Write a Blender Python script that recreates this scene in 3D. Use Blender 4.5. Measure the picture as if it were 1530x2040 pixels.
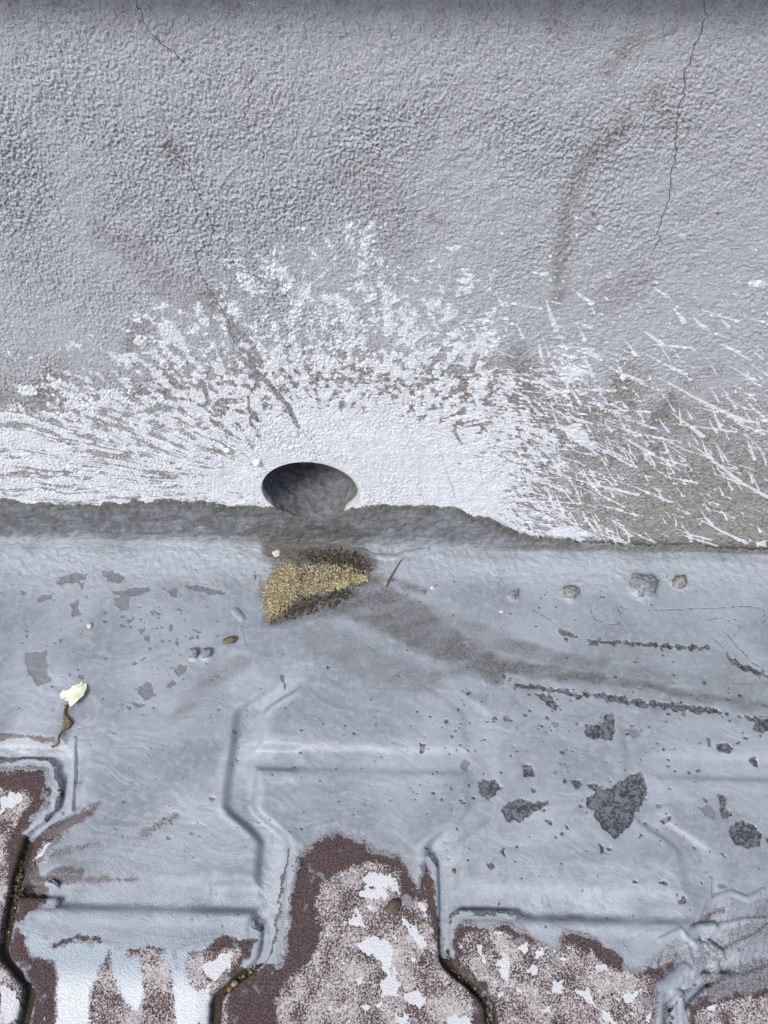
import bpy, math, random
import numpy as np
from mathutils import Vector, noise as mnoise

for o in list(bpy.data.objects): bpy.data.objects.remove(o)
random.seed(7); RNG = np.random.default_rng(11)
scene = bpy.context.scene

# ------------------------------------------------------------------ camera
TH = math.radians(56.0); FPX = 1532.0; CH = 0.55
cd = bpy.data.cameras.new('camera'); cam = bpy.data.objects.new('camera', cd)
scene.collection.objects.link(cam); scene.camera = cam
cam.location = (0, 0, CH); cam.rotation_euler = (math.pi/2 - TH, 0, 0)
cd.sensor_fit = 'VERTICAL'; cd.sensor_height = 24.0; cd.lens = 24.0*FPX/2040.0
cd.clip_start = 0.01; cd.clip_end = 200
scene.render.resolution_x = 768; scene.render.resolution_y = 1024

# ------------------------------------------------------------------ light
SUN_EL, SUN_AZ = math.radians(50), math.radians(218)      # azimuth clockwise from +Y: behind the camera, to its left
w = bpy.data.worlds.new('World'); scene.world = w; w.use_nodes = True
nt = w.node_tree; bg = nt.nodes['Background']
sky = nt.nodes.new('ShaderNodeTexSky'); sky.sky_type = 'NISHITA'; sky.sun_disc = False
sky.sun_elevation = SUN_EL; sky.sun_rotation = SUN_AZ; sky.dust_density = 4.0; sky.air_density = 1.0; sky.ozone_density = 1.0
nt.links.new(sky.outputs[0], bg.inputs[0]); bg.inputs[1].default_value = 0.10
sd = bpy.data.lights.new('sun', 'SUN'); sun = bpy.data.objects.new('sun', sd); scene.collection.objects.link(sun)
sd.energy = 1.6; sd.angle = math.radians(18); sd.color = (1.0, 0.992, 0.95)
sdir = Vector((math.sin(SUN_AZ)*math.cos(SUN_EL), math.cos(SUN_AZ)*math.cos(SUN_EL), math.sin(SUN_EL)))
sun.rotation_euler = sdir.to_track_quat('Z', 'Y').to_euler(); sun.location = (-1, -2, 3)
scene.view_settings.view_transform = 'Standard'; scene.view_settings.look = 'None'
scene.view_settings.exposure = 0.70; scene.view_settings.gamma = 1.0
scene.view_settings.use_curve_mapping = False
scene.cycles.max_bounces = 4; scene.cycles.diffuse_bounces = 3; scene.cycles.glossy_bounces = 2

# ------------------------------------------------------------------ plan of the place
# All outlines were read off the photograph once and carried onto the two real planes:
# the ground (s along the wall, v mm out from it) and the wall (s, v = minus the height in mm).
FW = np.array([0, math.cos(TH), -math.sin(TH)]); RT = np.array([1., 0, 0]); UP = np.cross(RT, FW)
def _ray(p):
    p = np.atleast_2d(np.asarray(p, float))
    return FW + RT*((p[:, :1]-765)/FPX) - UP*((p[:, 1:]-1020)/FPX)
def _g(p):
    d = _ray(p); return d*(-CH/d[:, 2:]) + np.array([0, 0, CH])
_a, _b = _g([(0, 1068), (1530, 1097)])
ES = (_b-_a)[:2]; ES = ES/np.linalg.norm(ES); EN = np.array([ES[1], -ES[0]])
OR = _a[:2] + ES*np.dot(-_a[:2], ES)
def G(p):
    q = _g(p)[:, :2]-OR; return np.stack([q@ES, q@EN], 1)*1000
def WL(p):
    d = _ray(p); k = np.dot(OR, EN)/(d[:, :2]@EN); q = d*k[:, None]+np.array([0, 0, CH])
    return np.stack([(q[:, :2]-OR)@ES*1000, -q[:, 2]*1000], 1)
def world(s, d, z):
    xy = OR[None] + (s[:, None]*ES[None] + d[:, None]*EN[None])*.001
    return np.column_stack([xy, z*.001])
YAW = math.atan2(ES[1], ES[0])

# ------------------------------------------------------------------ numpy noise and stamps
_an = (RNG.random(512*512)*6.2832).astype(np.float32); _gx, _gy = np.cos(_an), np.sin(_an)
def vnoise(x, y, seed=0):
    x = np.asarray(x, np.float32); y = np.asarray(y, np.float32); xf = np.floor(x); yf = np.floor(y); fx = x-xf; fy = y-yf
    xi = xf.astype(np.int32)+(seed*57+3); yi = yf.astype(np.int32)+(seed*131+7)
    ux = fx*fx*fx*(fx*(fx*6-15)+10); uy = fy*fy*fy*(fy*(fy*6-15)+10)
    x0 = xi & 511; x1 = (xi+1) & 511; y0 = (yi & 511) << 9; y1 = ((yi+1) & 511) << 9
    def h(k, dx, dy): return _gx.take(k)*dx+_gy.take(k)*dy
    a = h(y0+x0, fx, fy); a += (h(y0+x1, fx-1, fy)-a)*ux
    b = h(y1+x0, fx, fy-1); b += (h(y1+x1, fx-1, fy-1)-b)*ux
    return .5+(a+(b-a)*uy)*.75
def sn(s, v, size, seed=0, oct=1, ang=0.0, stretch=1.0):
    """signed noise about -1..1 with features of `size` mm"""
    c, sn_ = math.cos(ang), math.sin(ang)
    x = (s*c+v*sn_)/(size*stretch); y = (-s*sn_+v*c)/size
    r = 0; a = 1; t = 0
    for k in range(oct):
        r = r+a*(vnoise(x*2**k, y*2**k, seed+k*7)*2-1); t += a; a *= .5
    return r/t*1.5
def sm(x, a, b):
    t = np.clip((x-a)/(b-a), 0, 1); return t*t*(3-2*t)
def sdpoly(s, v, P):
    """signed distance, positive inside"""
    d = np.full(s.shape, 1e9, np.float32); ins = np.zeros(s.shape, bool)
    for i in range(len(P)):
        ax, ay = P[i-1]; bx, by = P[i]; ex, ey = bx-ax, by-ay
        px, py = s-ax, v-ay; t = np.clip((px*ex+py*ey)/(ex*ex+ey*ey+1e-9), 0, 1)
        d = np.minimum(d, (px-ex*t)**2+(py-ey*t)**2)
        c = ((ay > v) != (by > v)) & (s < (bx-ax)*(v-ay)/(by-ay+1e-12)+ax); ins ^= c
    d = np.sqrt(d); return np.where(ins, d, -d)
def sdline(s, v, P, r0=0., r1=None):
    """distance outside a tapered stroke (radius r0 -> r1), positive inside; also the position along it"""
    if r1 is None: r1 = r0
    L = np.r_[0, np.cumsum(np.hypot(*np.diff(P, axis=0).T))]; L = L/L[-1]
    best = np.full(s.shape, -1e9, np.float32)
    for i in range(len(P)-1):
        ax, ay = P[i]; ex, ey = P[i+1]-P[i]; px, py = s-ax, v-ay
        t = np.clip((px*ex+py*ey)/(ex*ex+ey*ey+1e-9), 0, 1)
        r = r0+(r1-r0)*(L[i]+(L[i+1]-L[i])*t)
        best = np.maximum(best, r-np.hypot(px-ex*t, py-ey*t))
    return best
class Fld:
    """a set of plan points on which outlines are stamped, each only near itself"""
    def __init__(self, s, v): self.s = s.astype(np.float32); self.v = v.astype(np.float32)
    def near(self, P, m):
        lo = P.min(0)-m; hi = P.max(0)+m
        return np.nonzero((self.s > lo[0]) & (self.s < hi[0]) & (self.v > lo[1]) & (self.v < hi[1]))[0]
    def poly(self, P, m=8., miss=-8.):
        r = np.full(self.s.shape, miss, np.float32); i = self.near(P, m)
        if len(i): r[i] = np.maximum(sdpoly(self.s[i], self.v[i], P), miss)
        return r
    def line(self, P, r0, r1=None, m=8., miss=-8.):
        r = np.full(self.s.shape, miss, np.float32); i = self.near(P, m+max(r0, r1 or 0))
        if len(i): r[i] = np.maximum(sdline(self.s[i], self.v[i], P, r0, r1), miss)
        return r

# ------------------------------------------------------------------ mesh and object helpers
def link(o): scene.collection.objects.link(o); return o
def put(o, label=None, cat=None, group=None, kind=None, parent=None):
    if label: o['label'] = label
    if cat: o['category'] = cat
    if group: o['group'] = group
    if kind: o['kind'] = kind
    if parent is not None:
        o.parent = parent; o.matrix_parent_inverse = parent.matrix_basis.inverted()
    return o
def np_mesh(name, co, quads, mat, attrs=None, origin=(0, 0, 0), smooth=True, rotz=0.):
    used = np.unique(quads); mp = np.full(len(co), -1, np.int64); mp[used] = np.arange(len(used))
    co = co[used]-np.asarray(origin); quads = mp[quads]
    if rotz:
        c, s_ = math.cos(-rotz), math.sin(-rotz); co = np.column_stack([co[:, 0]*c-co[:, 1]*s_, co[:, 0]*s_+co[:, 1]*c, co[:, 2]])
    k = quads.shape[1]; me = bpy.data.meshes.new(name)
    me.vertices.add(len(co)); me.vertices.foreach_set('co', co.astype(np.float32).ravel())
    me.loops.add(quads.size); me.loops.foreach_set('vertex_index', quads.astype(np.int32).ravel())
    me.polygons.add(len(quads)); me.polygons.foreach_set('loop_start', np.arange(0, quads.size, k, dtype=np.int32))
    me.polygons.foreach_set('use_smooth', np.full(len(quads), smooth, bool))
    for n, a in (attrs or {}).items():
        at = me.attributes.new(n, 'FLOAT', 'POINT'); at.data.foreach_set('value', a[used].astype(np.float32))
    me.update(calc_edges=True); me.validate()
    if mat: me.materials.append(mat)
    ob = bpy.data.objects.new(name, me); ob.location = origin; ob.rotation_euler = (0, 0, rotz); return link(ob)
def grid_quads(nr, nc):
    i = np.arange(nr*nc).reshape(nr, nc)
    return np.stack([i[:-1, :-1], i[:-1, 1:], i[1:, 1:], i[1:, :-1]], -1).reshape(-1, 4)
def outer(lo, hi, step, far):
    """dense columns between lo and hi, growing ones out to +-far"""
    a = np.linspace(lo, hi, int((hi-lo)/step)); g = []
    x = step*2
    while (g[-1] if g else 0) < far: g.append((g[-1] if g else 0)+x); x *= 1.35
    return a, np.array(g)

# ------------------------------------------------------------------ materials
class NT:
    def __init__(self, name):
        self.m = bpy.data.materials.new(name); self.m.use_nodes = True; self.t = self.m.node_tree
        self.b = self.t.nodes['Principled BSDF']; self.pos = self.n('ShaderNodeNewGeometry').outputs['Position']
        v = self.n('ShaderNodeVectorMath'); v.operation = 'SCALE'; self.t.links.new(self.pos, v.inputs[0]); v.inputs['Scale'].default_value = 1000
        self.mm = v.outputs[0]
    def n(self, k): return self.t.nodes.new(k)
    def set(self, sock, v):
        if isinstance(v, bpy.types.NodeSocket): self.t.links.new(v, sock)
        elif v is not None:
            sock.default_value = v if not isinstance(v, tuple) or len(v) == len(sock.default_value) else (*v, 1)
    def attr(self, name):
        a = self.n('ShaderNodeAttribute'); a.attribute_name = name; return a.outputs['Fac']
    def math(self, op, a, b=None, c=None, clamp=False):
        n = self.n('ShaderNodeMath'); n.operation = op; n.use_clamp = clamp
        self.set(n.inputs[0], a); self.set(n.inputs[1], b); self.set(n.inputs[2], c); return n.outputs[0]
    def noise(self, size, detail=2., rough=.55, dist=0., off=0.):
        n = self.n('ShaderNodeTexNoise'); n.noise_dimensions = '3D'
        v = self.mm
        if off:
            a = self.n('ShaderNodeVectorMath'); a.operation = 'ADD'; self.set(a.inputs[0], v); a.inputs[1].default_value = (off, off*.7, off*1.3); v = a.outputs[0]
        self.set(n.inputs['Vector'], v); n.inputs['Scale'].default_value = 1./size
        n.inputs['Detail'].default_value = detail; n.inputs['Roughness'].default_value = rough; n.inputs['Distortion'].default_value = dist
        return n.outputs['Fac']
    def step(self, x, a, b, lo=0., hi=1.):
        n = self.n('ShaderNodeMapRange'); n.interpolation_type = 'SMOOTHSTEP'
        self.set(n.inputs[0], x); self.set(n.inputs[1], a); self.set(n.inputs[2], b); self.set(n.inputs[3], lo); self.set(n.inputs[4], hi); return n.outputs[0]
    def mix(self, f, a, b, mode='MIX'):
        n = self.n('ShaderNodeMix'); n.data_type = 'RGBA'; n.blend_type = mode
        self.set(n.inputs[0], f); self.set(n.inputs[6], a); self.set(n.inputs[7], b); return n.outputs[2]
    def bump(self, h, dist, strength=1., normal=None):
        n = self.n('ShaderNodeBump'); n.inputs['Strength'].default_value = strength; n.inputs['Distance'].default_value = dist*.001
        self.set(n.inputs['Height'], h)
        if normal is not None: self.set(n.inputs['Normal'], normal)
        return n.outputs[0]
    def out(self, col, rough, normal=None, spec=.3):
        self.set(self.b.inputs['Base Color'], col); self.set(self.b.inputs['Roughness'], rough)
        self.b.inputs['Specular IOR Level'].default_value = spec
        if normal is not None: self.set(self.b.inputs['Normal'], normal)
        return self.m

COAT = (.220, .250, .290); COAT_D = (.180, .200, .232); COAT_L = (.310, .342, .395)
BROWN = (.050, .030, .029); SILT_SHADE = (.084, .086, .090); WHITE = (.74, .755, .80)

def mat_wall():
    t = NT('plaster')
    fine = t.noise(.75, 2, .6, .5); mid = t.noise(.95, 2, .7, .3, 13.); crs = t.noise(2.6, 3, .65, .6, 53.); big = t.attr('tone')
    col = t.mix(t.step(mid, .35, .65), (.385, .412, .46), (.495, .525, .58))
    col = t.mix(t.step(big, .35, .7, 0, .5), col, (.42, .442, .485))
    raw = t.mix(t.step(t.math('ADD', t.math('MULTIPLY', mid, .4), t.math('MULTIPLY', crs, .6)), .36, .6), (.145, .14, .13), (.39, .39, .388))
    f = t.step(t.math('ADD', t.attr('film'), t.math('MULTIPLY', t.math('SUBTRACT', mid, .5), .9)), .35, .65)
    col = t.mix(f, raw, col)
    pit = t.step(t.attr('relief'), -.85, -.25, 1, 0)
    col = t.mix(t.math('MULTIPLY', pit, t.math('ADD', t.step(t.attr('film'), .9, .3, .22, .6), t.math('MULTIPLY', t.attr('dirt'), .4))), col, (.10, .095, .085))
    col = t.mix(t.math('MULTIPLY', t.attr('stain'), t.step(mid, .25, .6, .75, 1.)), col, (.15, .147, .14))
    col = t.mix(t.math('MULTIPLY', t.attr('dirt'), .5), col, (.12, .112, .098))
    p = t.math('ADD', t.attr('paint'), t.math('MULTIPLY', t.math('SUBTRACT', fine, .5), .8))
    pm = t.step(p, -.05, .09)
    wcol = t.mix(t.step(t.noise(9, 4, .6, 0, 5.), .35, .7), (.68, .72, .80), (.76, .795, .86))
    col = t.mix(pm, col, wcol)
    cr = t.math('MULTIPLY', t.step(t.math('DIVIDE', t.math('ABSOLUTE', t.math('ADD', t.attr('crack'), t.math('MULTIPLY', t.math('SUBTRACT', t.noise(1.3, 2), .5), .6))), t.math('MAXIMUM', t.attr('crackw'), .01)), .5, 1.1, 1, 0), t.step(t.attr('crackw'), .05, .2))
    col = t.mix(t.math('MULTIPLY', cr, .8), col, (.085, .08, .072))
    h = t.math('ADD', t.math('ADD', t.math('ADD', t.math('MULTIPLY', fine, .8), t.math('MULTIPLY', mid, 1.3)), t.math('MULTIPLY', crs, 1.5)), t.math('MULTIPLY', pm, .4))
    h = t.math('SUBTRACT', h, t.math('MULTIPLY', cr, 1.2))
    return t.out(col, t.math('SUBTRACT', .92, t.math('MULTIPLY', pm, .25)), t.bump(h, .65, 1.), .25)

def mat_coat():
    t = NT('grey_membrane')
    fine = t.noise(1.0, 3, .7); mid = t.noise(5, 4, .65, .4, 3.); big = t.attr('tone')
    col = t.mix(t.step(big, .3, .7), COAT_D, COAT)
    col = t.mix(t.step(mid, .42, .72, 0, .55), col, COAT_L)
    col = t.mix(t.step(t.attr('tone2'), .38, .68, 0, .6), col, COAT_L)
    col = t.mix(t.math('MULTIPLY', t.attr('pale'), t.step(mid, .25, .65, .5, 1.)), col, (.36, .395, .455))
    col = t.mix(t.math('MULTIPLY', t.attr('silt'), t.step(t.noise(2.2, 4, .7, 0, 8.), .25, .65, .45, 1.)), col, SILT_SHADE)
    d = t.step(t.math('ADD', t.attr('peel'), t.math('MULTIPLY', t.math('SUBTRACT', t.noise(2.6, 4, .65, .8, 40.), .5), 2.6)), .0, .14)
    n2 = t.noise(6., 2, .6, 1.2, 60.)
    dc = t.mix(t.step(t.math('ABSOLUTE', t.math('SUBTRACT', n2, .48)), .02, .09), (.026, .028, .034), (.120, .128, .146))
    dc = t.mix(t.attr('soft'), dc, (.115, .122, .14))
    col = t.mix(t.math('MULTIPLY', d, t.math('SUBTRACT', .95, t.math('MULTIPLY', t.attr('soft'), .3))), col, dc)
    sandm = t.math('MULTIPLY', t.attr('sand'), t.step(t.noise(2., 3, .7, .3, 33.), .3, .55))
    th = t.step(t.math('ADD', t.attr('thin'), t.math('MULTIPLY', t.math('SUBTRACT', t.noise(1.1, 4, .7, 0, 9.), .5), 1.15)), .45, .75)
    col = t.mix(t.math('MULTIPLY', th, .85), col, t.mix(fine, BROWN, (.085, .055, .052)))
    col = t.mix(t.math('MULTIPLY', t.attr('dirt'), t.step(t.noise(1.7, 4, .7, .3, 77.), .3, .6, .4, 1.)), col, t.mix(t.step(fine, .4, .6), (.040, .034, .027), (.105, .092, .072)))
    col = t.mix(sandm, col, t.mix(t.step(fine, .35, .65), (.085, .062, .030), (.27, .22, .11)))  # sand under the straw, its colour darkened to imitate shadow in the gaps
    h = t.math('ADD', t.math('MULTIPLY', fine, t.math('ADD', .75, t.math('MULTIPLY', t.attr('grain'), 1.5))), t.math('MULTIPLY', mid, .8))
    h = t.math('SUBTRACT', h, t.math('MULTIPLY', d, t.math('ADD', .25, t.math('MULTIPLY', n2, .7))))
    r = t.math('ADD', t.step(mid, .3, .7, .28, .46), t.math('MULTIPLY', t.math('MAXIMUM', t.attr('silt'), t.attr('dirt')), .35), clamp=True)
    return t.out(col, r, t.bump(h, .42, .8), .5)

def mat_paver():
    t = NT('red_brown_concrete')
    fine = t.noise(1.15, 3, .75); mid = t.noise(3.2, 4, .65, .3, 3.); f2 = t.noise(1.15, 3, .7, .8, 15.)
    col = t.mix(t.step(fine, .38, .62), (.034, .024, .025), (.130, .088, .088))
    col = t.mix(t.step(f2, .60, .68, 0, .75), col, (.22, .17, .165))
    col = t.mix(t.step(mid, .5, .75, 0, .5), col, (.12, .098, .092))
    cov = t.attr('speck')
    sp = t.step(t.math('SUBTRACT', f2, t.math('SUBTRACT', .80, t.math('MULTIPLY', cov, .37))), -.03, .05)
    col = t.mix(sp, col, t.mix(t.step(mid, .4, .6), (.42, .385, .385), (.56, .535, .54)))
    wm = t.step(t.math('ADD', t.attr('blot'), t.math('MULTIPLY', t.math('SUBTRACT', f2, .5), 2.2)), .0, .25)
    col = t.mix(wm, col, (.62, .64, .68))
    ws = t.step(t.math('ADD', t.attr('wash'), t.math('MULTIPLY', t.math('SUBTRACT', f2, .5), 9.)), -1., 1.4)
    col = t.mix(ws, col, t.mix(t.attr('bright'), (.40, .46, .53), (.70, .74, .78)))
    gz = t.step(t.math('ADD', t.attr('glaze'), t.math('MULTIPLY', t.math('SUBTRACT', f2, .5), 1.1)), .3, .7)
    col = t.mix(t.math('MULTIPLY', gz, .85), col, t.mix(mid, COAT_D, COAT_L))
    col = t.mix(t.math('MULTIPLY', t.attr('dirt'), .85), col, (.035, .030, .024))
    h = t.math('ADD', fine, t.math('MULTIPLY', f2, .8))
    return t.out(col, .85, t.bump(h, .9, 1.), .25)

def mat_plain(name, c1, c2, size, rough=.8, bump=.3, spec=.3, isl=False, c3=None):
    t = NT(name); f = t.noise(size, 4, .65, .3)
    col = t.mix(t.step(f, .35, .65), c1, c2)
    if isl:
        r = t.n('ShaderNodeNewGeometry').outputs['Random Per Island']
        col = t.mix(t.step(r, .2, .8), c1, c2)
        col = t.mix(t.step(t.noise(4.5, 3, .6, .3, 90.), .42, .62, 0, .6), col, c1)
        if c3: col = t.mix(t.step(r, .8, .97), col, c3)
        col = t.mix(t.step(f, .3, .7, 0, .4), col, (.03, .026, .02))
    return t.out(col, rough, t.bump(f, bump), spec)

M_WALL, M_COAT, M_PAVER = mat_wall(), mat_coat(), mat_paver()
M_PIPE = None

# ------------------------------------------------------------------ paving plan
PER = 178.5; V0 = 269.5
def wave(v):
    d = np.abs((v-V0+PER/2) % PER-PER/2); return 1-2*sm(d, 31., 58.)
JB = {-1: -228.-4*139, 0: -228.-139*1, 1: -228., 2: -88.5, 3: 50.5, 4: 190., 5: 329., 6: 468., 7: 607., -2: -228.-139*3}
JB = {k: (-228.-139*(1-k) if k < 1 else JB.get(k, 190+139*(k-4))) for k in range(-4, 10)}
def joint(k, v):
    sg = -1 if k % 2 else 1
    return JB[k] + sg*13.*wave(v) + (-9*sm(v, 232, 205) if k == 1 else 0) + 1.2*sn(v, v*0+k*31., 40, 5)
def row_edges(k):            # paver column k lies between joint k and k+1
    return V0 if k % 2 == 1 else (V0-PER/2)
def joint_dist(s, v):
    """distance to the nearest joint centre line, and to vertical / row joints apart"""
    dj = np.full(s.shape, 1e3, np.float32); dr = dj.copy()
    for k in JB:
        j = joint(k, v); dj = np.minimum(dj, np.abs(s-j)*.93)
    for k in list(JB)[:-1]:
        a, b = joint(k, v), joint(k+1, v); c = row_edges(k)
        ins = (s > a-1) & (s < b+1)
        d = np.abs((v-c+PER/2) % PER-PER/2); dr = np.where(ins, np.minimum(dr, d), dr)
    return dj, dr

# bare stone: outlines on the paving where the coating stops
BARE = [
 [(-700, 1535), (0, 1530), (90, 1532), (101, 1570), (92, 1606), (55, 1645), (34, 1668), (44, 1790), (20, 1850), (48, 1930), (92, 1990), (100, 2500), (-700, 2500)],
 [(30, 1660), (60, 1668), (100, 1662), (128, 1655), (96, 1700), (60, 1740), (62, 1760), (90, 1780), (96, 1800), (62, 1822), (30, 1830), (20, 1800), (22, 1700)],
 [(46, 1862), (70, 1840), (110, 1872), (150, 1862), (200, 1864), (240, 1892), (300, 1880), (340, 1895), (410, 1885), (440, 1862), (490, 1862), (508, 1875), (498, 1905), (478, 1925), (500, 1936), (530, 1940), (565, 1920), (560, 1960), (470, 2060), (470, 2500), (60, 2500), (85, 2000), (50, 1940), (20, 1880), (30, 1850)],
 [(592, 1705), (640, 1668), (680, 1658), (722, 1680), (782, 1702), (812, 1735), (832, 1765), (845, 1722), (862, 1750), (872, 1850), (884, 1892), (905, 1905), (930, 1930), (970, 1985), (990, 2040), (990, 2500), (440, 2500), (448, 1990), (470, 1955), (520, 1935), (562, 1912), (578, 1800)],
 [(903, 1880), (919, 1838), (1010, 1842), (1060, 1862), (1095, 1884), (1112, 1884), (1120, 1858), (1150, 1858), (1190, 1872), (1240, 1908), (1250, 1930), (1270, 1935), (1330, 1915), (1352, 1905), (1345, 1930), (1308, 1952), (1300, 2040), (1300, 2500), (985, 2500), (975, 2000), (955, 1970), (905, 1915)],
 [(1372, 2010), (1400, 1990), (1450, 1980), (1530, 1972), (2200, 1960), (2200, 2500), (1362, 2500)],
]
BARE = [G(p) for p in BARE]
_tl = WL([(-400, 990), (-60, 990), (0, 994), (150, 1007), (300, 998), (420, 1003), (500, 1010), (535, 1014), (580, 1018), (660, 1018), (700, 1012), (740, 1011), (900, 1011), (960, 1030), (1010, 1050), (1060, 1070), (1200, 1081), (1400, 1089), (1530, 1094), (1900, 1100)])
HOLE = (-63.8, -73.0); HR = 37.6
def cover(F, near_noise=True):
    """mm of coating past its edge: > 0 coated, < 0 bare"""
    s, v = F.s, F.v
    c = np.full(s.shape, 60., np.float32)
    for P in BARE: c = np.minimum(c, -F.poly(P, 60, -60))
    c = np.minimum(c, np.minimum(358-v + 14*sn(s, v, 60, 3), 400))
    tt = np.interp(s, _tl[:, 0], -_tl[:, 1])
    c = np.minimum(c, np.where(v < 2, tt+v+(3.5*sn(s, s*0+9., 26, 45, 2)+1.5*sn(s, s*0+3., 8, 46, 2))*sm(tt, 8, 30), 60))            # upper edge on the wall
    c = c + np.where(np.abs(c) < 25, 1.7*sn(s, v, 14, 40, 2)+1.7*sn(s, v, 5, 41, 3)+.7*sn(s, v, 1.8, 44, 2), 0)
    return np.minimum(c, np.hypot(s-HOLE[0], v-HOLE[1])-HR+.9)

def paver_height(s, v, dj):
    """top of a stone: flat and gritty, falling off at its rounded rim"""
    e = np.clip(dj-3.0, -3, 40)
    r = 3.4; x = np.clip((r-e)/r, 0, 2.2)
    return -(r*.9*(1-np.sqrt(np.clip(1-x*x, 0, 1)))) - 16*np.clip(x-.92, 0, 2) + .22*sn(s, v, 1.6, 50, 2)+.25*sn(s, v, 14, 52, 2)

# ------------------------------------------------------------------ the wall
def wall_grid():
    nu, nv = 860, 590
    t = np.cumsum(np.linspace(1.0, .58, nv)); t = -12+(t-t[0])*(427/(t[-1]-t[0]))
    t = np.r_[t, 430, 445, 460]
    u = np.linspace(-1, 1, nu); ext = np.array([10, 25, 50, 90, 150, 240, 400, 640, 1000.])
    hw = np.interp(t, [0, 415], [352, 172]); ce = np.interp(t, [0, 415], [-8, -9])
    S = np.concatenate([(ce-hw)[:, None]-ext[::-1][None], ce[:, None]+hw[:, None]*u[None], (ce+hw)[:, None]+ext[None]], 1)
    T = np.repeat(t[:, None], S.shape[1], 1)
    return S.ravel(), T.ravel(), S.shape
s, tt, shp = wall_grid(); v = -tt; F = Fld(s, v)
PX = lambda *p: WL(list(p))
# relief of the roughcast
wx = sn(s, v, 3.2, 1, 2)*1.1; wy = sn(s, v, 3.2, 9, 2)*1.1
leftlow = sm(s, -60, -170)*sm(tt, 330, 180)
r_iso = .75*sn(s+wx*.3, v+wy*.3, 1.7, 3)+.85*sn(s, v, 1.0, 8)+.5*sn(s, v, .6, 12)+.35*sn(s, v, 4.5, 5, 2)
r_dir = 1.1*sn(s+wx*.4, v+wy*.4, 1.15, 17, 2, math.radians(-52), 2.6)
r_hor = 1.2*sn(s+wx*.5, v+wy*.5, 1.8, 23, 2, math.radians(-8), 1.9)
hz = sm(s, -60, 60)*sm(tt, 390, 250)
relief = r_iso*(1-.75*leftlow)*(1-.6*hz)+r_dir*leftlow*.85+r_hor*hz*.75
amp = .62*(1-.62*sm(tt, 345, 405))*(.75+.5*sm(sn(s, v, 55, 77, 2), -.6, .6))
height = relief*amp + .35*sn(s, v, 11, 4, 2) + .9*sn(s, v, 90, 6, 2)
pits = sm(tt, 330, 400)*sm(sn(s, v, 2.0, 88, 1, math.radians(75), 1.6), .72, 1.05)
height -= .6*pits
# white splash: wanted coverage at points of the wall
CP = [(100,900,.93),(20,900,.88),(300,910,.88),(200,950,.97),(420,880,.92),(600,870,1.1),(900,880,1.1),(990,950,.97),(800,960,1.25),(450,950,1.2),(620,900,1.3),(740,880,1.2),(-80,850,.8),(40,850,.85),(150,790,.74),
 (250,700,.55),(340,680,.6),(420,650,.45),(310,630,.3),(220,670,.1),(130,715,.08),(40,770,.04),(240,830,.70),(400,830,.72),(500,780,.72),(500,720,.5),(600,600,.5),(550,555,.46),(470,590,.3),(500,510,.22),(600,470,.08),(450,460,.03),
 (650,490,.22),(700,545,.36),(750,600,.48),(700,680,.62),(600,740,.76),(800,720,.68),(850,640,.5),(860,560,.26),(820,490,.06),(930,600,.22),(950,690,.72),(980,770,.6),(1025,700,.06),(1040,780,.3),(1010,850,.72),(1060,900,.62),(1070,950,.6),(920,850,.78),
 (1100,690,.16),(1135,735,.52),(1200,700,.1),(1250,600,.03),(1100,600,.14),(1400,700,.03),(1150,830,.33),(1210,890,.36),(1300,920,.3),(1300,820,.12),(1400,850,.12),(1500,830,.2),(1500,960,.1),(1400,960,.2),(1250,1000,.12),(1150,970,.28),(1080,990,.5),
 (1030,1030,.75),(960,1000,1.1),(1130,1055,.72),(1200,1060,.3),(1320,1065,.16),(1500,1080,.04),(100,480,-.15),(60,560,-.15),(150,620,-.12),(220,600,-.12),(300,560,-.1),(380,560,-.05),(600,400,-.1),(1000,450,.03),(860,430,.02),(300,520,-.1),(0,600,-.1),(1300,500,-.05),(1500,600,-.05),(200,200,-.2),(800,200,-.2),(1400,200,-.2),(0,980,1.),(300,985,1.),(750,1010,1.1),(-300,850,.7),(-300,700,-.1),(1900,800,.1),(1900,1000,.1),(-300,980,.9)]
CP = np.array(CP, float); CW = WL(CP[:, :2])
num = np.zeros(s.shape, np.float32); den = num.copy()
for (a, b), c in zip(CW, CP[:, 2]):
    wgt = 1/(((F.s-a)**2+((F.v-b)*.9)**2)+25.)**1.9; num += wgt*c; den += wgt
cov = num/den
# patterned rank: blotches in the middle, radial bristle marks on the left
oc = WL([(640, 985)])[0]
ang = np.arctan2(F.v-oc[1], F.s-oc[0]); rad = np.hypot(F.s-oc[0], F.v-oc[1])
ang = ang+.02*sn(s, v, 40, 64, 2); lr = np.log(rad+12)
blot = .8*sn(s+wx*2, v+wy*2, 8, 61, 2)+.8*sn(s+wx, v+wy, 3.8, 63, 2)+.35*relief+.9*(vnoise(ang*26, lr*9, 69)*2-1)
strk = 1.0*(vnoise(ang*22, lr*4, 71)*2-1)+2.4*(vnoise(ang*95, lr*3.6, 73)*2-1)+1.6*(vnoise(ang*130, lr*6, 75)*2-1)+.45*relief+.2*sn(s, v, 9, 62, 2)
side_ = 1.2*sn(s, v, 1.5, 78, 2, math.radians(8), 9.)+.7*sn(s, v, 2.2, 79, 2, math.radians(55), 4.)+.3*relief
lw = .92*sm(F.s, -75, -125)*sm(tt, 190, 125); rw = sm(F.s, 42, 88)*(1-lw)
def uni(a, m):
    qs = np.quantile(a[m][::37], np.linspace(0, 1, 201)); return np.interp(a, qs, np.linspace(0, 1, 201)).astype(np.float32)
zone = (tt > 0) & (tt < 260) & (np.abs(s) < 340)
rank = uni(blot, zone)*(1-lw)*(1-rw)+uni(.62*strk+.75*blot, zone)*lw+uni(side_, zone)*rw
right = sm(F.s, 75, 135)
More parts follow.
